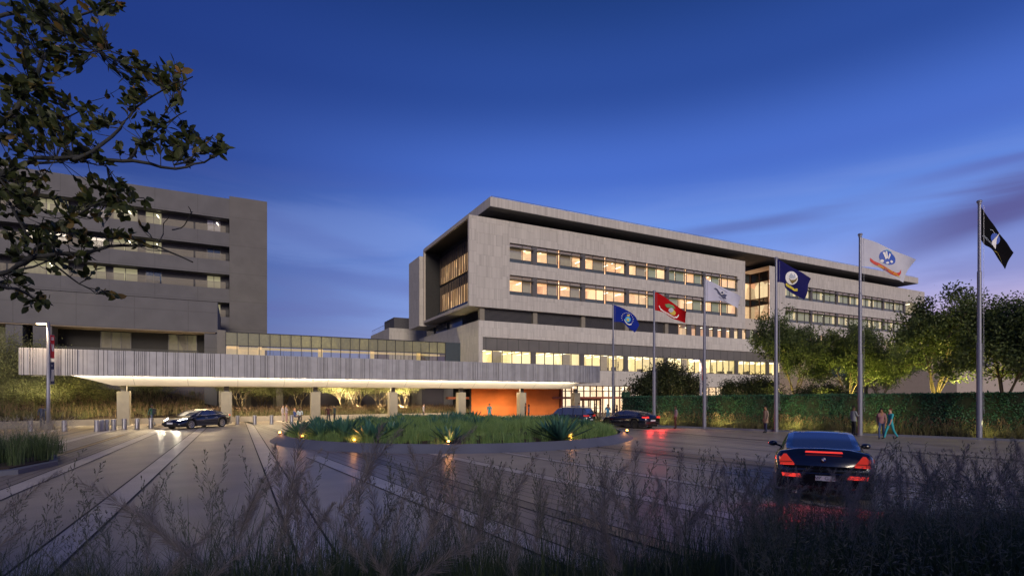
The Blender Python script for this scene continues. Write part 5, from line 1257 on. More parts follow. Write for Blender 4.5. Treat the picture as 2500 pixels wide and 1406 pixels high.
# ================================================================ cars
def car(name,label,L,Wd,H,low,cab,et=0.18,wh=(1.45,-1.5),rw=0.34,paint='paint',rim='rim',hb=0.90,hr=0.70,rim_n=10,zb0=0.20,pillars=(0.1,)):
    r=empty(name,(0,0,0),label=label,cat='car')
    lx=[p[0] for p in low][::-1]; lz=[p[1] for p in low][::-1]; cx=[p[0] for p in cab][::-1]; cz=[p[1] for p in cab][::-1]
    def sm(x,xs,zs,h=0.12): return float(np.mean([np.interp(x+e,xs,zs) for e in np.linspace(-h,h,7)]))
    ns=84; xs=np.linspace(-L/2,L/2,ns)
    secs=[]
    for x in xs:
        e=max(0,(abs(x)-(L/2-0.75))/0.75); hw=Wd/2*(1-et*e**2.6); zt=sm(x,lx,lz); zs=zt-0.13-0.02*e
        zb=zb0+0.12*e**3
        for w in wh:
            if abs(x-w)<rw*1.17: zb=max(zb, rw+math.sqrt((rw*1.17)**2-(x-w)**2)-0.01)
        z1=zb+(zs-zb)*0.3; z2=zb+(zs-zb)*0.7
        half=[(hw*0.80,zb),(hw*0.965,zb+0.005),(hw*1.0,max(z1,zb+0.01)),(hw*0.995,max(z2,zb+0.02)),(hw*0.955,zs),(hw*0.88,zs+0.075),(hw*0.5,zt-0.005),(0.0,zt+0.012)]
        secs.append(half)
    m=MB(); K=15
    for x,h in zip(xs,secs):
        ring=[(x,-y,z) for y,z in h]+[(x,y,z) for y,z in h[::-1][1:]]
        m.v+=ring
    for i in range(ns-1):
        for k in range(K-1): a=i*K+k; m.face((a,a+1,a+K+1,a+K))
    m.face(list(range(K))[::-1]); m.face([(ns-1)*K+k for k in range(K)])
    body=m.build('body',M[paint],r,smooth=True)
    m=MB(); m.box(-L/2+0.15,L/2-0.15,-Wd*0.36,Wd*0.36,0.17,0.5); m.build('underbody',M['black'],r)
    # cabin
    x0,x1=cx[0],cx[-1]; nc=40; X=np.linspace(x0,x1,nc); ring=[]
    for x in X:
        t=(x-x0)/(x1-x0); tp=1-0.16*abs(2*t-1)**3; base=sm(x,lx,lz)-0.05; zr=max(float(np.mean([np.interp(x+e,cx,cz) for e in np.linspace(-0.08,0.08,5)])),base+0.015); hgt=zr-base; f=min(1,hgt/(H-0.9))
        yb=Wd/2*hb*tp; yr=Wd/2*(hr+(hb-hr)*(1-f)*0.8)*tp
        half=[(yb,base),(yb+(yr-yb)*0.5,base+hgt*0.52),(yr,zr-0.05*f),(yr*0.82,zr-0.012*f),(yr*0.4,zr),(0,zr+0.004)]
        ring.append([(x,-y,z) for y,z in half]+[(x,y,z) for y,z in half[::-1][1:]])
    G,Pn=MB(),MB(); K=11
    G.v=[p for q in ring for p in q]; Pn.v=list(G.v)
    for i in range(nc-1):
        zc=(ring[i][5][2]+ring[i+1][5][2])/2; sl=abs(ring[i+1][5][2]-ring[i][5][2])/(X[1]-X[0])
        for k in range(K-1):
            a=i*K+k; f=(a,a+1,a+K+1,a+K); topf= 2<=k<=7
            xm=(X[i]+X[i+1])/2
            if topf: glass = sl>0.22 and 0<i<nc-2
            else:
                glass = (k in (0,1,8,9)) and not any(abs(xm-p)<0.045 for p in pillars) and ring[i][5][2]-ring[i][0][2]>0.16
            if topf and k in (2,7): glass=False
            (G if glass else Pn).face(f)
    G.build('windows',M['car_glass'],r,smooth=True); Pn.build('roof',M[paint],r,smooth=True)
    # wheels
    for w in wh:
        for s in (-1,1):
            yc=s*(Wd/2-0.115); t=MB(); b0_=len(t.v)
            prof=[(rw*0.66,-0.10),(rw*0.93,-0.11),(rw,-0.08),(rw,0.08),(rw*0.93,0.11),(rw*0.66,0.10)]; n=28
            for (rd,oy) in prof:
                for k in range(n): g=2*PI*k/n; t.v.append((w+rd*math.cos(g),yc+oy,rw+rd*math.sin(g)))
            for i in range(len(prof)-1):
                for k in range(n): j=(k+1)%n; t.face((i*n+k,i*n+j,(i+1)*n+j,(i+1)*n+k))
            wo_=t.build('wheel',M['tyre'],r,smooth=False)
            q=MB(); yo=yc+s*0.085
            for k in range(rim_n):
                g=2*PI*k/rim_n; g2=g+0.16
                q.poly([(w+0.04*math.cos(g-0.5),yo,rw+0.04*math.sin(g-0.5)),(w+rw*0.68*math.cos(g2-0.10),yo+s*0.01,rw+rw*0.68*math.sin(g2-0.10)),(w+rw*0.68*math.cos(g2+0.10),yo+s*0.01,rw+rw*0.68*math.sin(g2+0.10)),(w+0.04*math.cos(g+0.5),yo,rw+0.04*math.sin(g+0.5))])
            pr=[(rw*0.64,yo-s*0.02),(rw*0.64,yo+s*0.015),(rw*0.71,yo+s*0.02),(rw*0.71,yo-s*0.02)]; bb=len(q.v)
            for (rd,yy) in pr:
                for k in range(n): g=2*PI*k/n; q.v.append((w+rd*math.cos(g),yy,rw+rd*math.sin(g)))
            for i in range(3):
                for k in range(n): j=(k+1)%n; q.face((bb+i*n+k,bb+i*n+j,bb+(i+1)*n+j,bb+(i+1)*n+k))
            q.build('rim',M[rim],wo_)
            q=MB(); bb=0
            for k in range(n): g=2*PI*k/n; q.v.append((w+rw*0.66*math.cos(g),yc+s*0.03,rw+rw*0.66*math.sin(g)))
            q.face(list(range(n))); q.build('brake_disc',M['black'],wo_)
    def surf(xx,k):      # point on body section ring index k (0..14) at station x, pushed out a touch
        i=min(max(int(round((xx+L/2)/L*(ns-1))),0),ns-1); h=secs[i]; full=[(-y,z) for y,z in h]+[(y,z) for y,z in h[::-1][1:]]; return (xs[i],*full[k])
    r['_']=0; del r['_']
    return r,surf,secs,xs
def mirrors(r,x,Wd,z,paint='paint'):
    for s in (-1,1):
        b=MB(); b.ball((x,s*(Wd/2+0.09),z),0.11,12,8,(0.75,1.0,0.62)); m=b.build('side_mirror',M[paint],r,smooth=True)
        b=MB(); b.tube([(x+0.03,s*(Wd/2-0.1),z-0.07),(x,s*(Wd/2+0.04),z-0.02)],0.025,6); b.build('mirror_stalk',M[paint],m)
def setcar(r,px,d,hdir_,scale=1.0):
    p=gd(px,d) if not isinstance(px,tuple) else px
    r.location=(p[0],p[1],0); r.rotation_euler=(0,0,math.atan2(hdir_[1],hdir_[0])); r.scale=(scale,)*3
def xz_panel(r,name,mt,pts,x,th=0.02,parent=None):     # flat piece on the tail: pts are (y,z)
    b=MB(); n=len(pts); b.v+=[(x,y,z) for y,z in pts]+[(x+th,y,z) for y,z in pts]
    b.face(range(n)); b.face([n+i for i in range(n)][::-1])
    for i in range(n): j=(i+1)%n; b.face((i,j,n+j,n+i))
    return b.build(name,M[mt] if isinstance(mt,str) else mt,parent or r)
# --- fastback with headlights on, left under the canopy
low=[(2.49,0.50),(2.40,0.68),(2.0,0.82),(1.2,0.94),(0.7,0.99),(-0.5,1.02),(-1.6,1.08),(-2.2,1.09),(-2.42,1.04),(-2.49,0.86)]
cab=[(1.30,0.93),(0.55,1.30),(0.1,1.42),(-0.4,1.445),(-1.0,1.38),(-1.7,1.20),(-2.15,1.10)]
c1,sf,secs,xs_=car('parked_car','glossy black fastback car with headlights on beside the second canopy column',4.98,1.96,1.44,low,cab,wh=(1.52,-1.44),rw=0.36,pillars=(-0.32,0.9),rim_n=10)
for s in (-1,1):
    q=MB()
    pts=[(2.22,0.62,0.69),(2.36,0.55,0.655),(2.05,0.84,0.72),(1.80,0.90,0.80),(1.86,0.86,0.83),(2.1,0.74,0.775)]
    q.poly([(x,s*y*0.985,z+0.02) for x,y,z in pts]); q.poly([(x+0.02,s*(y+0.02),z-0.03) for x,y,z in pts]); q.ball((2.27,s*0.70,0.66),0.075,8,6,(1,1,0.6)); q.build('headlight',M['head'],c1)
    q=MB(); q.ball((-2.34,s*0.76,0.93),0.12,10,6,(0.7,1.1,0.6)); q.build('tail_light',mat('tail_dim',C(0.4,0.01,0.01),0.2,emit=(1,0.05,0.02,1),es=0.8),c1)
    q=MB(); q.tube([(1.05,s*0.93,1.00),(0.5,s*0.80,1.26),(0.0,s*0.73,1.385),(-0.6,s*0.72,1.375),(-1.25,s*0.75,1.24),(-1.55,s*0.80,1.12),(-0.9,s*0.90,1.045),(0.2,s*0.935,1.02),(1.05,s*0.93,1.00)],0.012,5); q.build('window_trim',M['chrome'],c1)
    q=MB(); q.box(0.05,0.25,s*0.985-0.012,s*0.985+0.012,0.80,0.825); q.box(-0.95,-0.75,s*0.985-0.012,s*0.985+0.012,0.82,0.845); q.build('door_handle',M['chrome'],c1)
    q=MB(); q.box(-0.95,1.0,s*0.975-0.012,s*0.975+0.012,0.27,0.29); q.build('sill_trim',M['chrome'],c1)
mirrors(c1,0.72,1.80,1.02)
xz_panel(c1,'number_plate','plate',[(-0.26,0.40),(0.26,0.40),(0.26,0.52),(-0.26,0.52)],2.50)
xz_panel(c1,'front_grille','black',[(-0.6,0.28),(0.6,0.28),(0.62,0.50),(-0.62,0.50)],2.485)
fpt=dl(40,-24.25); rpt=dl(42.85,-23.48); hd=(fpt[0]-rpt[0],fpt[1]-rpt[1]); hl_=math.hypot(*hd); hu=(hd[0]/hl_,hd[1]/hl_); side_=( hu[1],-hu[0])
# the side facing the viewer is the car's left side: centre line lies 0.86 m behind the near wheels
nr=Vector((hu[1],-hu[0])); 
if nr.dot(Vector(((fpt[0]),(fpt[1]))))>0: nr=-nr
cpt=((fpt[0]+rpt[0])/2-nr.x*0.86-hu[0]*0.04,(fpt[1]+rpt[1])/2-nr.y*0.86-hu[1]*0.04)
setcar(c1,cpt,None,hu)
for s in (-1,1):
    o=Vector((cpt[0]+hu[0]*2.5+nr.x*s*0.7,cpt[1]+hu[1]*2.5+nr.y*s*0.7,0.66)); light('SPOT','headlight_beam',tuple(o),500,(1,0.88,0.65),0.06,aim=(o.x+hu[0]*4+nr.x*1.0,o.y+hu[1]*4+nr.y*1.0,0),spot=80,blend=0.9)
# --- big sedan with red tail lights by the flag poles
low=[(2.57,0.55),(2.45,0.74),(2.0,0.86),(1.2,0.96),(0.7,1.0),(-1.5,1.06),(-2.1,1.10),(-2.45,1.09),(-2.57,0.9)]
cab=[(1.25,0.95),(0.45,1.38),(-0.2,1.46),(-0.9,1.44),(-1.4,1.33),(-1.95,1.12)]
c2,sf,_,_=car('parked_car','black saloon seen from behind with glowing red tail lights by the second flag pole',5.14,1.95,1.46,low,cab,wh=(1.6,-1.45),rw=0.36,rim='rim_dark',pillars=(-0.15,1.0))
def rear_bits(c,L,zt,tail='tail_bright',yin=0.42,plate=True):
    for s in (-1,1):
        xz_panel(c,'tail_light',tail,[(s*yin,zt-0.11),(s*0.80,zt-0.13),(s*0.84,zt+0.0),(s*0.5,zt+0.02)],-L/2-0.02,0.05)
        b=MB(); b.poly([(-L/2+0.0,s*0.80,zt-0.13),(-L/2+0.30,s*0.905,zt-0.11),(-L/2+0.32,s*0.90,zt+0.0),(-L/2+0.0,s*0.82,zt+0.0)]); b.build('tail_light_side',M[tail],c)
        b=MB(); b.lathe([(0.05,-0.0),(0.05,0.05)],10,(-L/2+0.05,s*0.6,0.24)); b.build('exhaust',M['chrome'],c)
    if plate:
        p_=xz_panel(c,'number_plate','plate',[(-0.26,0.60),(0.26,0.60),(0.26,0.72),(-0.26,0.72)],-L/2-0.035)
    b=MB(); b.tube([(-L/2-0.01,-0.80,0.40),(-L/2-0.04,0,0.40),(-L/2-0.01,0.80,0.40)],0.02,5); b.build('bumper_trim',M['chrome'],c)
rear_bits(c2,5.14,0.97)
for s in (-1,1):
    q=MB(); q.tube([(0.95,s*0.90,1.02),(0.45,s*0.77,1.34),(-0.2,s*0.71,1.405),(-0.95,s*0.71,1.37),(-1.5,s*0.78,1.16),(-0.4,s*0.905,1.055),(0.95,s*0.90,1.02)],0.012,5); q.build('window_trim',M['chrome'],c2)
mirrors(c2,0.65,1.80,1.04)
def turn(px,deg):      # heading: straight away along this sight line, swung left by deg
    a=(px-CX)/FPX; v=Vector((FW[0]+a*RT[0],FW[1]+a*RT[1])); g=math.atan2(v.y,v.x)+math.radians(deg); return (math.cos(g),math.sin(g))
h2=turn(1560,47); p=gd(1569,41.0); setcar(c2,(p[0]+h2[0]*1.45,p[1]+h2[1]*1.45),None,h2,0.96)
for s in (-1,1):
    o=Vector((p[0]-h2[0]*1.3,p[1]-h2[1]*1.3,0.9))+Vector((-h2[1],h2[0],0))*0.62*s; light('SPOT','tail_glow',tuple(o),120,(1,0.05,0.04),0.12,aim=(o.x-h2[0]*1.5,o.y-h2[1]*1.5,0),spot=130)
# --- dark suv waiting behind the island
low=[(2.25,0.75),(2.15,0.95),(1.3,1.05),(0.9,1.08),(-2.1,1.1),(-2.25,1.0)]
cab=[(1.25,1.04),(0.6,1.60),(0.2,1.70),(-1.7,1.70),(-1.95,1.62),(-2.22,1.10)]
c3,sf,_,_=car('suv','dark slate off road car waiting behind the island near the orange wall',4.5,1.9,1.7,low,cab,wh=(1.35,-1.35),rw=0.38,paint='paint_suv',hr=0.80,hb=0.93,pillars=(0.1,-0.95,-1.8))
b=MB(); b.tube([(0.4,-0.62,1.76),(-1.7,-0.62,1.76)],0.02,6); b.tube([(0.4,0.62,1.76),(-1.7,0.62,1.76)],0.02,6); b.build('roof_rails',M['chrome'],c3)
rear_bits(c3,4.5,1.05,'tail'); mirrors(c3,0.85,1.78,1.12,'paint_suv')
setcar(c3,1387,43.6,turn(1387,62),0.93)
# --- the near coupe, rear view
low=[(2.41,0.52),(2.3,0.70),(1.8,0.82),(1.0,0.93),(0.5,0.97),(-1.2,1.02),(-1.8,1.10),(-2.25,1.13),(-2.36,1.08),(-2.41,0.9)]
cab=[(1.1,0.92),(0.35,1.30),(-0.15,1.40),(-0.7,1.39),(-1.25,1.26),(-1.85,1.08)]
c4,sf,_,_=car('coupe','black coupe in the near right plaza showing red triangular tail lights',4.82,1.86,1.40,low,cab,et=0.09,wh=(1.4,-1.38),rw=0.345,hr=0.66,hb=0.90,pillars=(0.75,))
XR=-2.41
for s in (-1,1):
    xz_panel(c4,'tail_light','tail',[(s*0.52,0.815),(s*0.79,0.81),(s*0.80,0.85),(s*0.78,0.93),(s*0.72,1.01),(s*0.67,1.01)],XR-0.03,0.07)
    xz_panel(c4,'tail_light_strip','tail_bright',[(s*0.53,0.795),(s*0.80,0.79),(s*0.80,0.803),(s*0.53,0.808)],XR-0.035,0.03)
    b=MB(); b.poly([(XR+0.0,s*0.80,0.84),(XR+0.34,s*0.895,0.86),(XR+0.30,s*0.885,0.94),(XR+0.02,s*0.78,0.95)]); b.build('tail_light_side',M['tail'],c4)
    xz_panel(c4,'bumper_reflector','tail_bright',[(s*0.40,0.545),(s*0.74,0.55),(s*0.76,0.62),(s*0.42,0.62)],XR-0.05,0.06)
    b=MB(); b.lathe([(0.055,0),(0.055,0.06)],12,(XR+0.02,s*0.52,0.22)); b.build('exhaust',M['chrome'],c4)
for s in (-1,1): xz_panel(c4,'lamp_divider','black',[(s*0.56,0.852),(s*0.795,0.850),(s*0.795,0.862),(s*0.57,0.864)],XR-0.042,0.012)
xz_panel(c4,'brake_strip','tail_bright',[(-0.33,1.055),(0.33,1.055),(0.32,1.085),(-0.32,1.085)],XR-0.02,0.05)
xz_panel(c4,'boot_crease','paint',[(-0.70,0.74),(0.70,0.74),(0.74,0.79),(-0.74,0.79)],XR-0.06,0.09)
bmp=MB(); bmp.box(XR-0.035,XR+0.1,-0.74,0.74,0.34,0.66); bmp.build('bumper',M['paint'],c4,bevel=0.03)
pl_=xz_panel(c4,'number_plate','plate',[(-0.20,0.50),(0.15,0.50),(0.15,0.60),(-0.20,0.60)],XR-0.065)
V,F=text_mesh('W  G  8',0.105); b=MB(); 
for x,y,_ in V: b.v.append((XR-0.069,-x-0.02,0.55+y*0.85))
for f in F: b.face(f)
b.build('plate_text',M['plate_ink'],pl_)
eb=MB(); n=20; eb.v=[(XR-0.04,0,0.93)]+[(XR-0.04,0.048*math.cos(2*PI*k/n),0.93+0.048*math.sin(2*PI*k/n)) for k in range(n)]
for k in range(n): eb.face((0,1+k,1+(k+1)%n))
em=eb.build('emblem_ring',M['chrome'],c4)
for nm,mt,qs in (('emblem_blue',E['blue'],(0,2)),('emblem_white',E['white'],(1,3))):
    b=MB()
    for q_ in qs:
        b.poly([(XR-0.045,0,0.93)]+[(XR-0.045,0.036*math.cos(PI/2*(q_+t/5)),0.93+0.036*math.sin(PI/2*(q_+t/5))) for t in range(6)])
    b.build(nm,mt,em)
mirrors(c4,0.62,1.86,0.98)
b=MB(); b.tube([(-0.35,0.60,1.35),(0.2,0.58,1.36)],0.012,5); b.build('roof_trim',M['chrome'],c4)
h4=turn(2011,2.5); p=gd(2011,12.15); setcar(c4,(p[0]+h4[0]*2.41*1.13,p[1]+h4[1]*2.41*1.13),None,h4,1.13)
for s in (-1,1):
    o=Vector((p[0]-h4[0]*0.15,p[1]-h4[1]*0.15,0.8))+Vector((-h4[1],h4[0],0))*0.7*s; light('SPOT','tail_glow',tuple(o),20,(1,0.05,0.05),0.15,aim=(o.x-h4[0]*1.2,o.y-h4[1]*1.2,0),spot=130)
# ================================================================ people
SK={'dark':C(0.10,0.05,0.03),'tan':C(0.30,0.16,0.09),'pale':C(0.48,0.28,0.20)}
PM={}
def pmat(c,nm='cloth'):
    k=(round(c[0],3),round(c[1],3),round(c[2],3),nm)
    if k not in PM: PM[k]=mat(nm,C(*c[:3]),0.75,var=0.08,scale=8)
    return PM[k]
def person(label,loc,face,h=1.74,skin='tan',top=(0.2,0.2,0.2),legs=(0.03,0.03,0.04),hair=(0.01,0.008,0.006),pose='stand',sleeve=True,coat=None,build=1.0,female=False,shoes=(0.01,0.01,0.01),arms='down',zbase=0.0,longhair=False):
    s=h/1.75*1.05; B={}
    sh=0.165 if female else 0.19; bw=build
    def nd(n,p,r,par,m): B[n]=(Vector(p),r,par,m)
    st={'stand':0.0,'walk':0.24,'sit':0}[pose]; pz=0.93
    if pose=='sit': pz=0.52
    nd('pelvis',(0,0,pz),(0.135*bw,0.105*bw),None,'legs'); nd('waist',(0,0,pz+0.16),(0.125*bw,0.095*bw),'pelvis','top'); nd('chest',(0,0.01,pz+0.38),(0.155*bw,0.11*bw),'waist','top')
    nd('neck',(0,0.0,pz+0.545),(0.052,0.052),'chest','skin'); nd('head',(0,0.015,pz+0.66),(0.085,0.095),'neck','skin'); nd('crown',(0,0.01,pz+0.755),(0.068,0.078),'head','skin')
    nd('nose',(0,0.115,pz+0.655),(0.014,0.016),'head','skin')
    for k,sg in (('l',-1),('r',1)):
        nd('sh'+k,(sg*sh,0,pz+0.475),(0.062*bw,0.06*bw),'chest','top')
        if arms=='phone' and sg==1 or arms=='folded' or arms=='face' and sg==-1:
            el=(sg*(sh+0.05),0.06,pz+0.22); wr=(sg*0.08,0.26,pz+(0.27 if arms!='face' else 0.48)); ha=(-sg*0.0,0.29,pz+(0.30 if arms!='face' else 0.56))
        elif pose=='walk': el=(sg*(sh+0.04),-0.10*sg,pz+0.19); wr=(sg*(sh+0.03),0.10*-sg*1.2+0.04,pz-0.03); ha=(sg*(sh+0.02),0.10*-sg*1.4+0.07,pz-0.11)
        elif pose=='sit': el=(sg*(sh+0.06),0.03,pz+0.22); wr=(sg*0.14,0.24,pz+0.12); ha=(sg*0.09,0.31,pz+0.10)
        else: el=(sg*(sh+0.055),-0.02,pz+0.20); wr=(sg*(sh+0.06),0.05,pz-0.04); ha=(sg*(sh+0.05),0.08,pz-0.12)
        arm='top' if sleeve else 'skin'
        nd('el'+k,el,(0.046*bw,0.046*bw),'sh'+k,'top'); nd('wr'+k,wr,(0.030,0.030),'el'+k,arm); nd('ha'+k,ha,(0.036,0.022),'wr'+k,'skin')
        w=Vector(wr); hv=(Vector(ha)-w).normalized(); sd_=hv.cross(Vector((0,1,0.2))).normalized()
        for q_ in range(4):
            o=(q_-1.5)*0.019; ln=(0.066,0.078,0.074,0.058)[q_]; base=Vector(ha)+sd_*o
            nd('f%s%d'%(k,q_),tuple(base+hv*ln*0.6),(0.0085,0.0085),'ha'+k,'skin'); nd('g%s%d'%(k,q_),tuple(base+hv*ln+Vector((0,0.018,0))),(0.0075,0.0075),'f%s%d'%(k,q_),'skin')
        nd('t'+k,tuple(w+hv*0.045+sd_*0.045),(0.0095,0.0095),'ha'+k,'skin')
        if pose=='sit': kn=(sg*0.12,0.43,0.50); an=(sg*0.11,0.45,0.09); to=(sg*0.12,0.60,0.04); hp_=(sg*0.09,0.03,pz-0.02)
        else:
            f=st*sg; hp_=(sg*0.085,0,pz-0.03); kn=(sg*0.095,f*0.55+0.03,0.50); an=(sg*0.10,f*1.15-(0.05 if f<0 else 0),0.085+(0.07 if f<0 else 0)); to=(sg*0.115,f*1.15+0.15,0.035)
        nd('hp'+k,hp_,(0.088*bw,0.092*bw),'pelvis','legs'); nd('kn'+k,kn,(0.058*bw,0.06*bw),'hp'+k,'legs'); nd('an'+k,an,(0.040,0.042),'kn'+k,'legs'); nd('to'+k,to,(0.040,0.028),'an'+k,'shoes')
    names=list(B); me=bpy.data.meshes.new('person'); me.from_pydata([tuple(B[n][0]) for n in names],[(names.index(B[n][2]),names.index(n)) for n in names if B[n][2]],[])
    o=bpy.data.objects.new('tmp',me); COL.objects.link(o); sk=o.modifiers.new('s','SKIN'); 
    for v,n in zip(me.skin_vertices[0].data,names): v.radius=B[n][1]; v.use_root=(n=='pelvis')
    sk.use_smooth_shade=True; su=o.modifiers.new('d','SUBSURF'); su.levels=1; su.render_levels=1
    dg=bpy.context.evaluated_depsgraph_get(); dg.update(); out=bpy.data.meshes.new_from_object(o.evaluated_get(dg)); bpy.data.objects.remove(o); bpy.data.meshes.remove(me)
    mk=['skin','top','legs','shoes']; out.materials.clear()
    for c in (SK[skin],top,legs,shoes): out.materials.append(pmat(c))
    segs=[(B[B[n][2]][0],B[n][0],B[n][3]) for n in names if B[n][2]]+[(B['pelvis'][0],B['waist'][0],'legs')]
    for p in out.polygons:
        c=p.center; best=None
        for a,b_,mn in segs:
            ab=b_-a; t=max(0,min(1,(c-a).dot(ab)/max(ab.length_squared,1e-9))); dd_=(c-(a+ab*t)).length
            if best is None or dd_<best[0]: best=(dd_,mn,t)
        mn=best[1]
        if c.z>pz+0.50 and abs(c.x)<0.1: mn='skin'
        elif pz-0.02<c.z and abs(c.x)<0.17 and mn=='legs' and pose!='sit': mn='top'
        elif pose!='sit' and mn in('legs','top') and abs(c.x)<sh and c.z<=pz-0.02: mn='legs'
        p.material_index=mk.index(mn); p.use_smooth=True
    r=bpy.data.objects.new('person',out); COL.objects.link(r); tag(r,label,'person')
    r.location=(loc[0],loc[1],zbase); r.rotation_euler=(0,0,math.atan2(face[1],face[0])-PI/2); r.scale=(s,s,s)
    b=MB(); hz=pz+0.70
    for i in range(9):
        t=PI*0.5*i/8*(1.12 if not longhair else 1.25)
        for k in range(16):
            g=2*PI*k/16; fr=1.0 if math.sin(g)<0.35 else 0.55
            tt=min(t,PI*0.5*1.2)*(fr if fr<1 else 1); b.v.append((0.094*math.sin(tt)*math.cos(g),0.004+0.107*math.sin(tt)*math.sin(g),hz+0.105*math.cos(tt)-(0.10*(i-5)/3 if longhair and i>5 and math.sin(g)<0.35 else 0)))
    for i in range(8):
        for k in range(16): j=(k+1)%16; b.face((i*16+k,(i+1)*16+k,(i+1)*16+j,i*16+j))
    hm=b.build('hair',pmat(hair,'hair'),r,smooth=True)
    if coat:
        b=MB(); prof=[(0.175,pz+0.50),(0.19,pz+0.38),(0.165,pz+0.18),(0.185,pz-0.03),(0.20,pz-0.28)] if coat[3]>0 else [(0.172,pz+0.50),(0.185,pz+0.38),(0.155,pz+0.16),(0.172,pz-0.08)]
        n=18
        for (rd,z) in prof:
            for k in range(n): g=2*PI*(k+0.5)/n; b.v.append((rd*bw*math.cos(g),0.01+rd*0.72*bw*math.sin(g),z))
        for i in range(len(prof)-1):
            for k in range(n):
                if k in (4,) : continue
                j=(k+1)%n; b.face((i*n+k,i*n+j,(i+1)*n+j,(i+1)*n+k))
        b.build('coat',pmat(coat),r,smooth=True)
    return r
toC=lambda px:(-(FW[0]+(px-CX)/FPX*RT[0]),-(FW[1]+(px-CX)/FPX*RT[1]))
AW=(FW[0],FW[1]); RI=(RT[0],RT[1]); LE=(-RT[0],-RT[1])
TEAL=(0.02,0.33,0.40); SCR=(0.03,0.22,0.42)
person('person in dark navy suit and white shirt beside the left street lamp',gp(104,1043),toC(104),1.76,'dark',(0.02,0.025,0.05),(0.02,0.025,0.05),coat=(0.02,0.03,0.07,0))
person('person in green jacket with dark backpack walking past the bollards',gp(371,1041.5),LE,1.76,'dark',(0.03,0.10,0.07),(0.08,0.10,0.16),pose='walk')
p=gp(371,1041.5); b=MB(); bx,by=p[0]+RT[0]*0.19,p[1]+RT[1]*0.19; b.obox((bx,by),RI,0.09,0.15,1.0,1.45); tag(b.build('backpack',pmat((0.015,0.02,0.035)),None,org=(bx,by,1.0),bevel=0.05),'dark backpack on the back of the person in green jacket','backpack')
p=gd(455,53.5); person('fair haired person seen over the parked car roof',p,RI,1.62,'pale',(0.2,0.18,0.25),(0.1,0.1,0.12),hair=(0.45,0.33,0.15),zbase=0.0,female=True)
p=gd(472,55); person('person with reddish hair behind the parked car',p,LE,1.62,'pale',(0.3,0.12,0.1),(0.1,0.1,0.12),hair=(0.25,0.08,0.03))
p=gd(699,49.5); person('person in pale patterned dress standing by the low wall',p,RI,1.66,'tan',(0.35,0.30,0.32),(0.40,0.25,0.25),arms='phone',female=True)
p=gd(690,51); person('person in light top standing behind the one in patterned dress',p,RI,1.55,'pale',(0.33,0.30,0.33),(0.35,0.3,0.3),female=True)
p=gd(719,51.5); person('seated person in blue top with fair hair by the low wall',p,RI,1.66,'pale',(0.02,0.05,0.22),(0.03,0.04,0.10),hair=(0.4,0.2,0.08),pose='sit')
p=gd(732,51.2); person('seated person in pale blue shirt with dark hair by the low wall',p,toC(732),1.72,'dark',(0.35,0.42,0.48),(0.02,0.02,0.03),pose='sit')
p=gd(802,47.5); person('person in dark maroon top right of the third canopy column',p,toC(802),1.60,'dark',(0.06,0.012,0.018),(0.02,0.02,0.03),sleeve=False)
p=gd(817,49); person('person in grey green jacket beside the one in maroon',p,LE,1.62,'tan',(0.06,0.09,0.08),(0.03,0.03,0.04))
p=gd(1034,56); person('person with dark hair half hidden by agaves near the dark doorway',p,RI,1.62,'pale',(0.35,0.32,0.34),(0.05,0.05,0.06))
p=gd(1195,53.5); person('person in teal scrubs walking in front of the orange wall',p,toC(1195),1.66,'pale',TEAL,TEAL,sleeve=False,pose='walk')
p=gd(1283,54); person('person in olive coat beside the sixth canopy column',p,LE,1.70,'tan',(0.10,0.085,0.06),(0.02,0.02,0.02))
p=gd(1291,52.5); person('person in mauve grey coat right of the one in olive',p,LE,1.62,'dark',(0.12,0.10,0.14),(0.02,0.02,0.03),female=True,longhair=True)
p=gd(1414,55.5); person('person in pale blue shirt behind the suv',p,RI,1.72,'tan',(0.25,0.42,0.55),(0.03,0.03,0.05))
p=gd(1452,56.5); person('person in brown coat walking before the entrance doors',p,LE,1.64,'dark',(0.10,0.035,0.015),(0.02,0.01,0.01),pose='walk')
p=gd(1466,57); person('person in mauve shirt with pale trousers before the entrance doors',p,LE,1.58,'tan',(0.20,0.10,0.09),(0.28,0.26,0.36))
p=gd(1484,49.5); person('person in bright blue scrubs left of the first flag pole',p,toC(1484),1.66,'tan',SCR,SCR,sleeve=False,arms='face',build=1.1)
p=gd(1506,51); person('person in dark coat with long hair right of the first flag pole',p,LE,1.58,'tan',(0.03,0.025,0.045),(0.02,0.02,0.03),female=True,longhair=True,arms='phone',hair=(0.05,0.05,0.06))
person('person in grey shirt and black trousers standing by the second uplit grasses',gp(1650,1046.5),LE,1.70,'dark',(0.20,0.20,0.24),(0.012,0.012,0.015))
person('person in long beige coat standing left of the fourth flag pole',gp(1870,1056.5),LE,1.76,'tan',(0.26,0.20,0.16),(0.02,0.03,0.08),coat=(0.27,0.20,0.15,1))
person('person in grey blazer standing left of the fifth flag pole',gp(2084,1063),RI,1.80,'dark',(0.20,0.22,0.24),(0.01,0.01,0.015),coat=(0.20,0.22,0.25,0),arms='phone')
person('person in dusty pink shirt and blue jeans walking right of the fifth flag pole',gp(2152,1071.5),toC(2152),1.72,'tan',(0.28,0.14,0.15),(0.03,0.06,0.16),pose='walk',female=True,longhair=True,hair=(0.02,0.012,0.01))
person('person in teal scrubs walking beside the one in pink',gp(2174,1072),LE,1.72,'pale',TEAL,TEAL,pose='walk',sleeve=False,hair=(0.12,0.04,0.02))
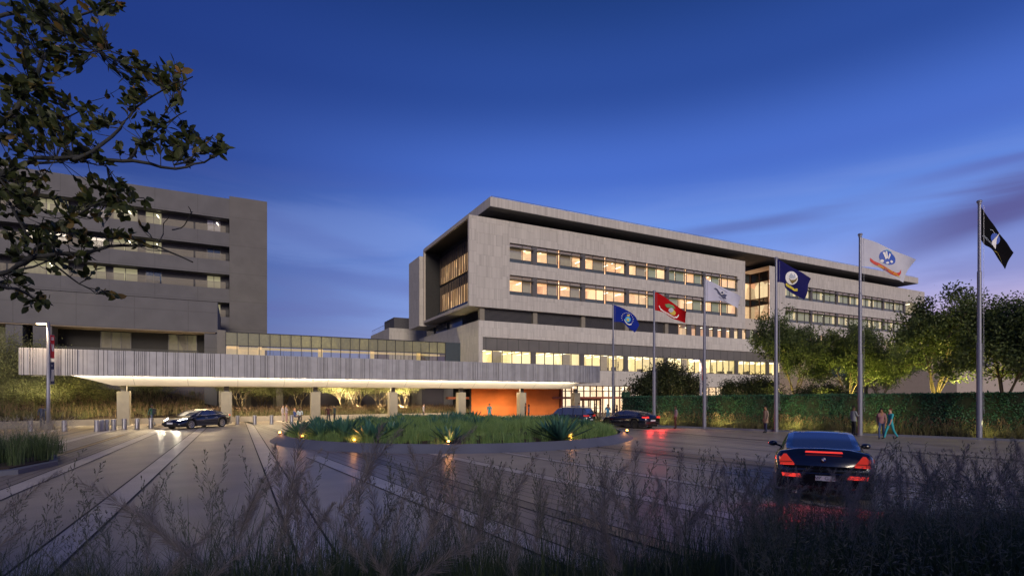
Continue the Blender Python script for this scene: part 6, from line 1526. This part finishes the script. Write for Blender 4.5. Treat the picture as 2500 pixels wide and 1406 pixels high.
for px,lab,f in ((1470,'person standing inside the second storey window above the canopy end',RI),(1509,'person inside the second storey right of the first flag pole',LE),(1738,'person in pale shirt inside the second storey beside the white flag pole',RI),(1765,'dark figure inside the second storey right of the third flag pole',LE)):
    X_,d_=onY(px,61.3); person(lab,(X_,61.3),f,1.45,'dark',(0.06,0.05,0.03) if px!=1738 else (0.4,0.4,0.4),(0.02,0.02,0.02),zbase=5.95)
# ================================================================ planting round the viewer
def sstep(a,b,x):
    t=np.clip((x-a)/(b-a),0,1); return t*t*(3-2*t)
def hgt(d,l):
    d=np.asarray(d,float); l=np.asarray(l,float)
    return 1.15*sstep(6.6,2.2,d)+0.30*sstep(1.5,5.0,l)*sstep(9.6,6.5,d)
def hpos(d,l): return float(hgt(d,l))
g=MB(); ND,NL=36,50
D=np.linspace(-6,10.2,ND); Ls=np.linspace(-9,16,NL)
def inbed(d,l): return d< (6.9+ (3.0*float(sstep(2.0,5.0,l)) if l>0 else 0))
for d in D:
    for l in Ls: x,y=dl(d,l); g.v.append((x,y,float(hgt(d,l))+0.02-(0.0 if inbed(d,l) else 0.1)))
for i in range(ND-1):
    for j in range(NL-1): k=i*NL+j; g.face((k,k+1,k+NL+1,k+NL))
tag(g.build('planting_bed_soil',M['soil'],smooth=True),kind='structure')
rg=np.random.default_rng(77)
def roots_for(tx,ty,d,L,lean,az):
    """stalk that tips at the sighted point: returns root, leaning so that the tip is there"""
    l=(tx-CX)/FPX*d; z=EYE-(ty-HY)/FPX*d
    X=FW[0]*d+RT[0]*l; Y=FW[1]*d+RT[1]*l
    rx=X-np.cos(az)*L*lean; ry=Y-np.sin(az)*L*lean; rz=z-L*(1-0.35*lean)
    return np.stack([rx,ry,rz],1)
AZR=math.atan2(RT[1],RT[0]); AZL=AZR+PI
def plume_set(spec,name,mt,hair,pl,nh,hw,sw):
    tx,ty,d,L,lean,az=[np.array(c,float) for c in zip(*spec)]
    R_=roots_for(tx,ty,d,L,lean,az); a_,b_=plumes(R_,L,lean,rg,pl=pl,hair=hair,nh=nh,hw=hw,az=az,stem_w=sw)
    return a_,b_
# soft plumes close to the viewer
sp=[(60,1290,2.0,1.2,0.5,AZR),(150,1150,2.4,1.3,0.45,AZR+0.4),(300,1230,2.0,1.2,0.5,AZL),(520,1290,1.9,1.1,0.4,AZR),(620,1330,1.7,1.0,0.5,AZR+0.5),(830,1240,2.0,1.1,0.3,AZL),(1120,1200,2.0,1.2,0.3,AZR),(1370,1230,2.2,1.2,0.4,AZL),(1500,1200,2.4,1.2,0.3,AZR),(1600,1160,2.6,1.2,0.2,AZL),(1750,1130,2.8,1.2,0.15,AZR),(700,1130,2.3,1.2,0.1,AZL),(1200,1130,2.3,1.2,0.1,AZR),(742,1035,1.75,1.25,0.10,AZR),(935,1035,1.75,1.25,0.16,AZR),(978,1050,1.85,1.35,0.34,AZR),(670,1090,1.9,1.2,0.08,AZL),(885,1085,2.2,1.2,0.1,AZL),(1160,1045,1.9,1.5,0.42,AZR),(1000,1090,2.1,1.2,0.15,AZL),(1075,1105,2.3,1.2,0.05,AZR),(1555,1080,2.4,1.3,0.04,AZR),(1310,1110,2.1,1.3,0.25,AZR),(1665,1095,2.8,1.2,0.05,AZR),(185,1170,1.7,1.3,0.55,AZL),(380,1185,2.1,1.1,0.06,AZR),(1440,1130,2.2,1.3,0.3,AZL),(1230,1290,1.5,0.9,0.6,AZR)]
for i in range(34):
    x=rg.uniform(640,1880); sp.append((x,rg.uniform(1090,1260),rg.uniform(2.0,3.6),rg.uniform(1.0,1.4),rg.uniform(0.03,0.4),AZR+rg.uniform(-1.0,1.0)+(PI if rg.random()<0.4 else 0)))
for i in range(46):
    x=rg.uniform(1750,2480); y=rg.uniform(1075,1150)+max(0,(2150-x))*0.10+abs(rg.normal())*25
    if 1880<x<2140: y=max(y,1140)
    sp.append((x,y,rg.uniform(2.6,5.5),rg.uniform(1.0,1.5),rg.uniform(0.02,0.45),AZR+rg.uniform(-1.2,1.2)+(PI if rg.random()<0.4 else 0)))
for i in range(26):
    x=rg.uniform(2120,2560); sp.append((x,rg.uniform(1060,1180),rg.uniform(3.0,6.0),rg.uniform(1.0,1.4),rg.uniform(0.02,0.4),rg.uniform(0,6.28)))
a1,b1=plume_set(sp,'',None,0.046,0.38,420,0.0009,0.0034)
# airy seed heads
pn=[]
for x,y,d in ((560,1075,2.6),(588,1098,2.7),(498,1100,2.6),(475,1125,2.7),(672,1080,2.9),(425,1135,2.4),(250,1128,2.1),(205,1098,2.6),(120,1195,2.2),(345,1168,2.3),(520,1165,2.6),(395,1160,2.8),(803,1110,2.8),(860,1200,2.4)): pn.append((x,y,d,rg.uniform(1.1,1.4),rg.uniform(0.04,0.25),AZR+(0 if rg.random()<0.6 else PI)+rg.uniform(-0.6,0.6)))
for i in range(85):
    x=rg.uniform(940,1420); pn.append((x,rg.uniform(1100,1260),rg.uniform(2.2,3.6),rg.uniform(1.0,1.4),rg.uniform(0.03,0.3),rg.uniform(0,6.28)))
for i in range(110):
    x=rg.uniform(1380,1900); pn.append((x,rg.uniform(1090,1270),rg.uniform(2.3,4.2),rg.uniform(1.0,1.4),rg.uniform(0.03,0.3),rg.uniform(0,6.28)))
for i in range(90):
    x=rg.uniform(-20,1000); pn.append((x,rg.uniform(1170,1390),rg.uniform(1.9,3.6),rg.uniform(0.8,1.2),rg.uniform(0.05,0.4),rg.uniform(0,6.28)))
for i in range(190):
    x=rg.uniform(1880,2560); pn.append((x,rg.uniform(1130,1330)-(60 if x>2160 else 0),rg.uniform(2.4,5.5),rg.uniform(0.9,1.3),rg.uniform(0.03,0.35),rg.uniform(0,6.28)))
tx,ty,d,L,lean,az=[np.array(c,float) for c in zip(*pn)]
V,Q=panicles(roots_for(tx,ty,d,L,lean,az),L,lean,rg,az=az,nb=22,ns=11,pl=0.34,seed_l=0.010,seed_w=0.0022,stem_w=0.003)
o=np_mesh('foreground_seed_heads',V,Q,M['panicle']); tag(o,kind='stuff')
tag(np_mesh('foreground_grass_stalks',*a1,M['panicle']),kind='stuff'); tag(np_mesh('foreground_grass_plumes',*b1,M['plume_fg']),kind='stuff')
# tufts of blades on the bank
def tufts(n,d0,d1,l0,l1,La,Lb,per,w,lean,f=None):
    out=[]
    while len(out)<n:
        d=rg.uniform(d0,d1); l=rg.uniform(l0,l1)
        if not inbed(d+0.3,l): continue
        if f and not f(d,l): continue
        x,y=dl(d,l); out.append((x,y,hpos(d,l)))
    R_=np.array(out); return tuft_field(R_,rg.uniform(La,Lb,n),lean,w,None,'',rg,per=per,spread=0.07,seg=4)
parts=[tufts(420,2.6,6.6,-6.0,5.0,0.40,0.75,46,0.006,0.7),tufts(170,1.7,3.6,-3.2,2.5,0.35,0.6,40,0.005,0.7),
       tufts(560,2.2,9.6,2.6,11.5,0.55,0.95,60,0.007,0.8,lambda d,l: l>d*0.42),
       tufts(520,2.6,6.4,-1.8,5.0,0.50,0.95,50,0.006,0.5)]
V,Q=joinVQ(parts); tag(np_mesh('foreground_grass',V,Q,M['grass_fg']),kind='stuff')
# fine spikelet froth on the dense right-hand mass
n=34000; d=rg.uniform(2.3,8.8,n); l=d*rg.uniform(0.44,1.05,n)
x=FW[0]*d+RT[0]*l; y=FW[1]*d+RT[1]*l; z=hgt(d,l)+rg.uniform(0.25,0.98,n)*(0.85+0.15*np.sin(l*2.3+d))
V,Q=card4(np.stack([x,y,z],1),0.032,0.006,rg,-0.3); tag(np_mesh('foreground_spikelets',V,Q,M['panicle']),kind='stuff')
# clump in its own bed at the left
lx,ly=-7.9,24.6
b=MB(); b.prism([(-14,17.5),(-6.2,22.2),(-5.75,24.5),(-6.5,27.6),(-9,29.5),(-14,30.5),(-25,30),(-25,14)],0.0,0.16)
tag(b.build('side_bed_kerb',M['kerb']),kind='structure')
b=MB(); b.prism([(-14,17.9),(-6.5,22.5),(-6.0,24.5),(-6.8,27.4),(-9.1,29.2),(-14,30.2),(-25,29.7),(-25,14.4)],0.161,0.20); tag(b.build('side_bed_soil',M['soil']),kind='structure')
pts=[]
while len(pts)<210:
    x=rg.uniform(-15,-6.1); y=rg.uniform(19,29)
    if y< 22.2+(x+6.2)*0.6+0.7: continue
    if x>-6.6 and y>27: continue
    pts.append((x,y,0.2))
R_=np.array(pts); V,Q=tuft_field(R_,rg.uniform(0.9,1.35,len(R_)),0.75,0.012,None,'',rg,per=80,spread=0.12,seg=4); tag(np_mesh('side_bed_grass',V,Q,M['grass_fg']),kind='stuff')
R2=R_[rg.integers(0,len(R_),1400)]+np.concatenate([rg.normal(size=(1400,2))*0.15,np.zeros((1400,1))],1)
a_,b_=plumes(R2,rg.uniform(1.2,1.75,1400),rg.uniform(0.1,0.7,1400),rg,pl=0.4,hair=0.05,nh=60,hw=0.003,stem_w=0.005)
tag(np_mesh('side_bed_stalks',*a_,M['panicle']),kind='stuff'); tag(np_mesh('side_bed_plumes',*b_,M['plume_fg']),kind='stuff')
# ================================================================ overhanging tree, trunk out of frame at the left
ft=empty('overhanging_tree',(0,0,0),label='near dark leafy tree branches reaching in from the left edge',cat='tree')
rnd=random.Random(99)
def P3(x,y,d): l=(x-CX)/FPX*d; q=dl(d,l); return Vector((q[0],q[1],zd(y,d)))
tr=MB()
tb=Vector((*dl(3.2,-7.2),0)); 
trunk=[tb,tb+Vector((0.1,0.1,1.5)),tb+Vector((0.1,0.3,3)),tb+Vector((0.25,0.5,4.8)),tb+Vector((0.3,0.8,7.0))]
tr.tube(trunk,[0.30,0.24,0.20,0.16,0.10],12)
br_=[([(-420,620),(-150,560),(0,430),(90,385),(220,388),(330,395),(430,410),(500,400),(552,362)],5.2,0.026),
 ([(0,430),(60,400),(150,395)],5.3,0.03),([(180,388),(225,370),(290,310),(330,265),(400,215),(470,188)],5.1,0.016),([(310,392),(345,345),(400,310),(455,272)],5.4,0.012),
 ([(-300,500),(-80,360),(20,290),(75,210),(120,120),(180,50),(240,20),(298,6)],5.6,0.03),([(165,70),(200,95),(240,130),(270,125)],5.5,0.008),
 ([(-380,760),(-150,690),(0,668),(60,640),(110,622),(200,615),(300,600),(390,602),(470,640)],5.3,0.03),([(-120,690),(0,692),(60,712),(128,745)],5.0,0.02),
 ([(50,645),(110,590),(170,540),(225,500),(300,482),(352,484)],5.4,0.015),([(20,670),(120,640),(190,690),(280,722)],5.2,0.009),([(-60,430),(10,480),(60,560),(90,600)],5.7,0.018),
 ([(-300,200),(-60,60),(60,30),(150,10),(220,-40)],6.2,0.03),([(-250,330),(0,340),(80,300),(150,300),(215,250)],5.9,0.02),([(200,388),(230,400),(260,405)],5.2,0.006),([(430,408),(470,380),(500,340),(520,330)],5.2,0.007),([(345,345),(390,300),(420,245),(425,240)],5.4,0.006),([(420,565),(440,560),(470,520),(460,505)],5.4,0.004),([(380,602),(400,560),(410,520)],5.4,0.004)]
bpts=[]
for pts,d,r in br_:
    off=0.0; P=[]
    for i,(x,y) in enumerate(pts): 
        dd=d+0.25*math.sin(i*1.3+d*7); P.append(P3(x,y,dd))
    # refine
    Q_=[]
    for a,b_ in zip(P[:-1],P[1:]):
        for t in (0,0.33,0.66): Q_.append(a.lerp(b_,t)+Vector((rnd.uniform(-1,1),rnd.uniform(-1,1),rnd.uniform(-1,1)))*0.018)
    Q_.append(P[-1]); n=len(Q_); tr.tube(Q_,[r*(1-0.85*i/(n-1))+0.003 for i in range(n)],6,cap=False); bpts+=Q_
for a in (trunk[3],trunk[2],trunk[4]):
    for pts,d,r in br_[:1]+br_[4:5]+br_[6:7]+br_[11:12]: 
        tr.tube([a,a.lerp(P3(*pts[0],d),0.5)+Vector((0,0,0.3)),P3(*pts[0],d)],[0.10,0.06,r+0.004],8)
bark=M['bark_dark']
clus=[(50,40,110,60,34),(170,35,100,45,22),(265,12,40,18,8),(100,165,110,80,42),(50,270,90,80,34),(190,280,80,60,26),(25,360,60,60,18),(110,215,50,30,10),(335,175,45,40,12),(425,178,55,28,16),(375,330,50,45,12),(475,358,75,40,26),(525,360,30,12,5),(235,372,90,28,16),(130,330,110,55,26),(315,240,35,35,10),(245,108,28,20,8),(420,255,18,14,3),
 (40,470,60,70,28),(120,520,80,60,24),(240,478,70,35,18),(310,490,50,22,14),(70,590,80,45,22),(180,640,95,35,14),(272,722,28,10,4),(100,745,40,10,5),(220,560,60,35,12),(20,700,50,40,10),(300,560,40,30,8)]
twig=MB(); LP=[]; LD=[]
import bisect
bp_np=np.array([tuple(p) for p in bpts])
for cx,cy2,rx,ry,n in clus:
    for i in range(int(n*1.12)):
        g=rnd.uniform(0,2*PI); q=math.sqrt(rnd.random()); x=cx+rx*q*math.cos(g); y=cy2+ry*q*math.sin(g); c=P3(x,y,rnd.uniform(4.9,6.0))
        k=int(np.argmin(((bp_np-np.array(c))**2).sum(1))); a=Vector(bp_np[k]); v=c-a
        if v.length>0.55: c=a+v*0.55/v.length; v=c-a
        m_=a.lerp(c,0.5)+Vector((0,0,-0.03)); twig.tube([a,m_,c],[0.0045,0.0035,0.002],4,cap=False)
        for j in range(rnd.choice((4,5,6,7))):
            t=rnd.uniform(0.35,1.0); s=a.lerp(c,t); dd=(v.normalized()*0.8+Vector((rnd.gauss(0,1),rnd.gauss(0,1),rnd.gauss(0.25,1)))*0.55).normalized(); LP.append(tuple(s)); LD.append(tuple(dd))
# crown added outside the picture to shade the foreground, over and beside the viewer
for i in range(2600):
    g=rnd.uniform(0,2*PI); q=rnd.random()**0.5
    l=-7.2+3.6*q*math.cos(g); d=1.0+5.2*q*math.sin(g); z=rnd.uniform(4.0,9.5)
    if d>0.3 and l>-(1250/FPX)*d-0.35: continue
    x,y=dl(d,l); v=Vector((rnd.gauss(0,1),rnd.gauss(0,1),rnd.gauss(0.2,1))).normalized(); LP.append((x,y,z)); LD.append(tuple(v))
nb_=len(tr.v); tr.v+=twig.v; tr.f+=[tuple(i+nb_ for i in f) for f in twig.f]; tr.build('trunk',bark,ft,smooth=True)
P=np.array(LP); Dv=np.array(LD); V,Q=leaf_cards(P,0.098,0.058,rg,D=Dv); np_mesh('crown',V,Q,M['leaf_near'],ft)


# unseen trees added behind the viewer to shade the planting and near paving
for d,l,rz,lab,sc in ((-9.0,-4.0,0.3,'unseen tree added for shade behind the viewer to the left',1.1),(-9.5,4.0,1.4,'unseen tree added for shade behind the viewer to the right',1.15),(-8.0,10.5,2.6,'unseen tree added for shade far right behind the viewer',1.2)):
    x,y=dl(d,l); place_copy(trB,kb,(x,y,0),rz,lab,(sc*1.1,sc*1.1,sc))['group']='unseen trees added for shade behind the viewer'
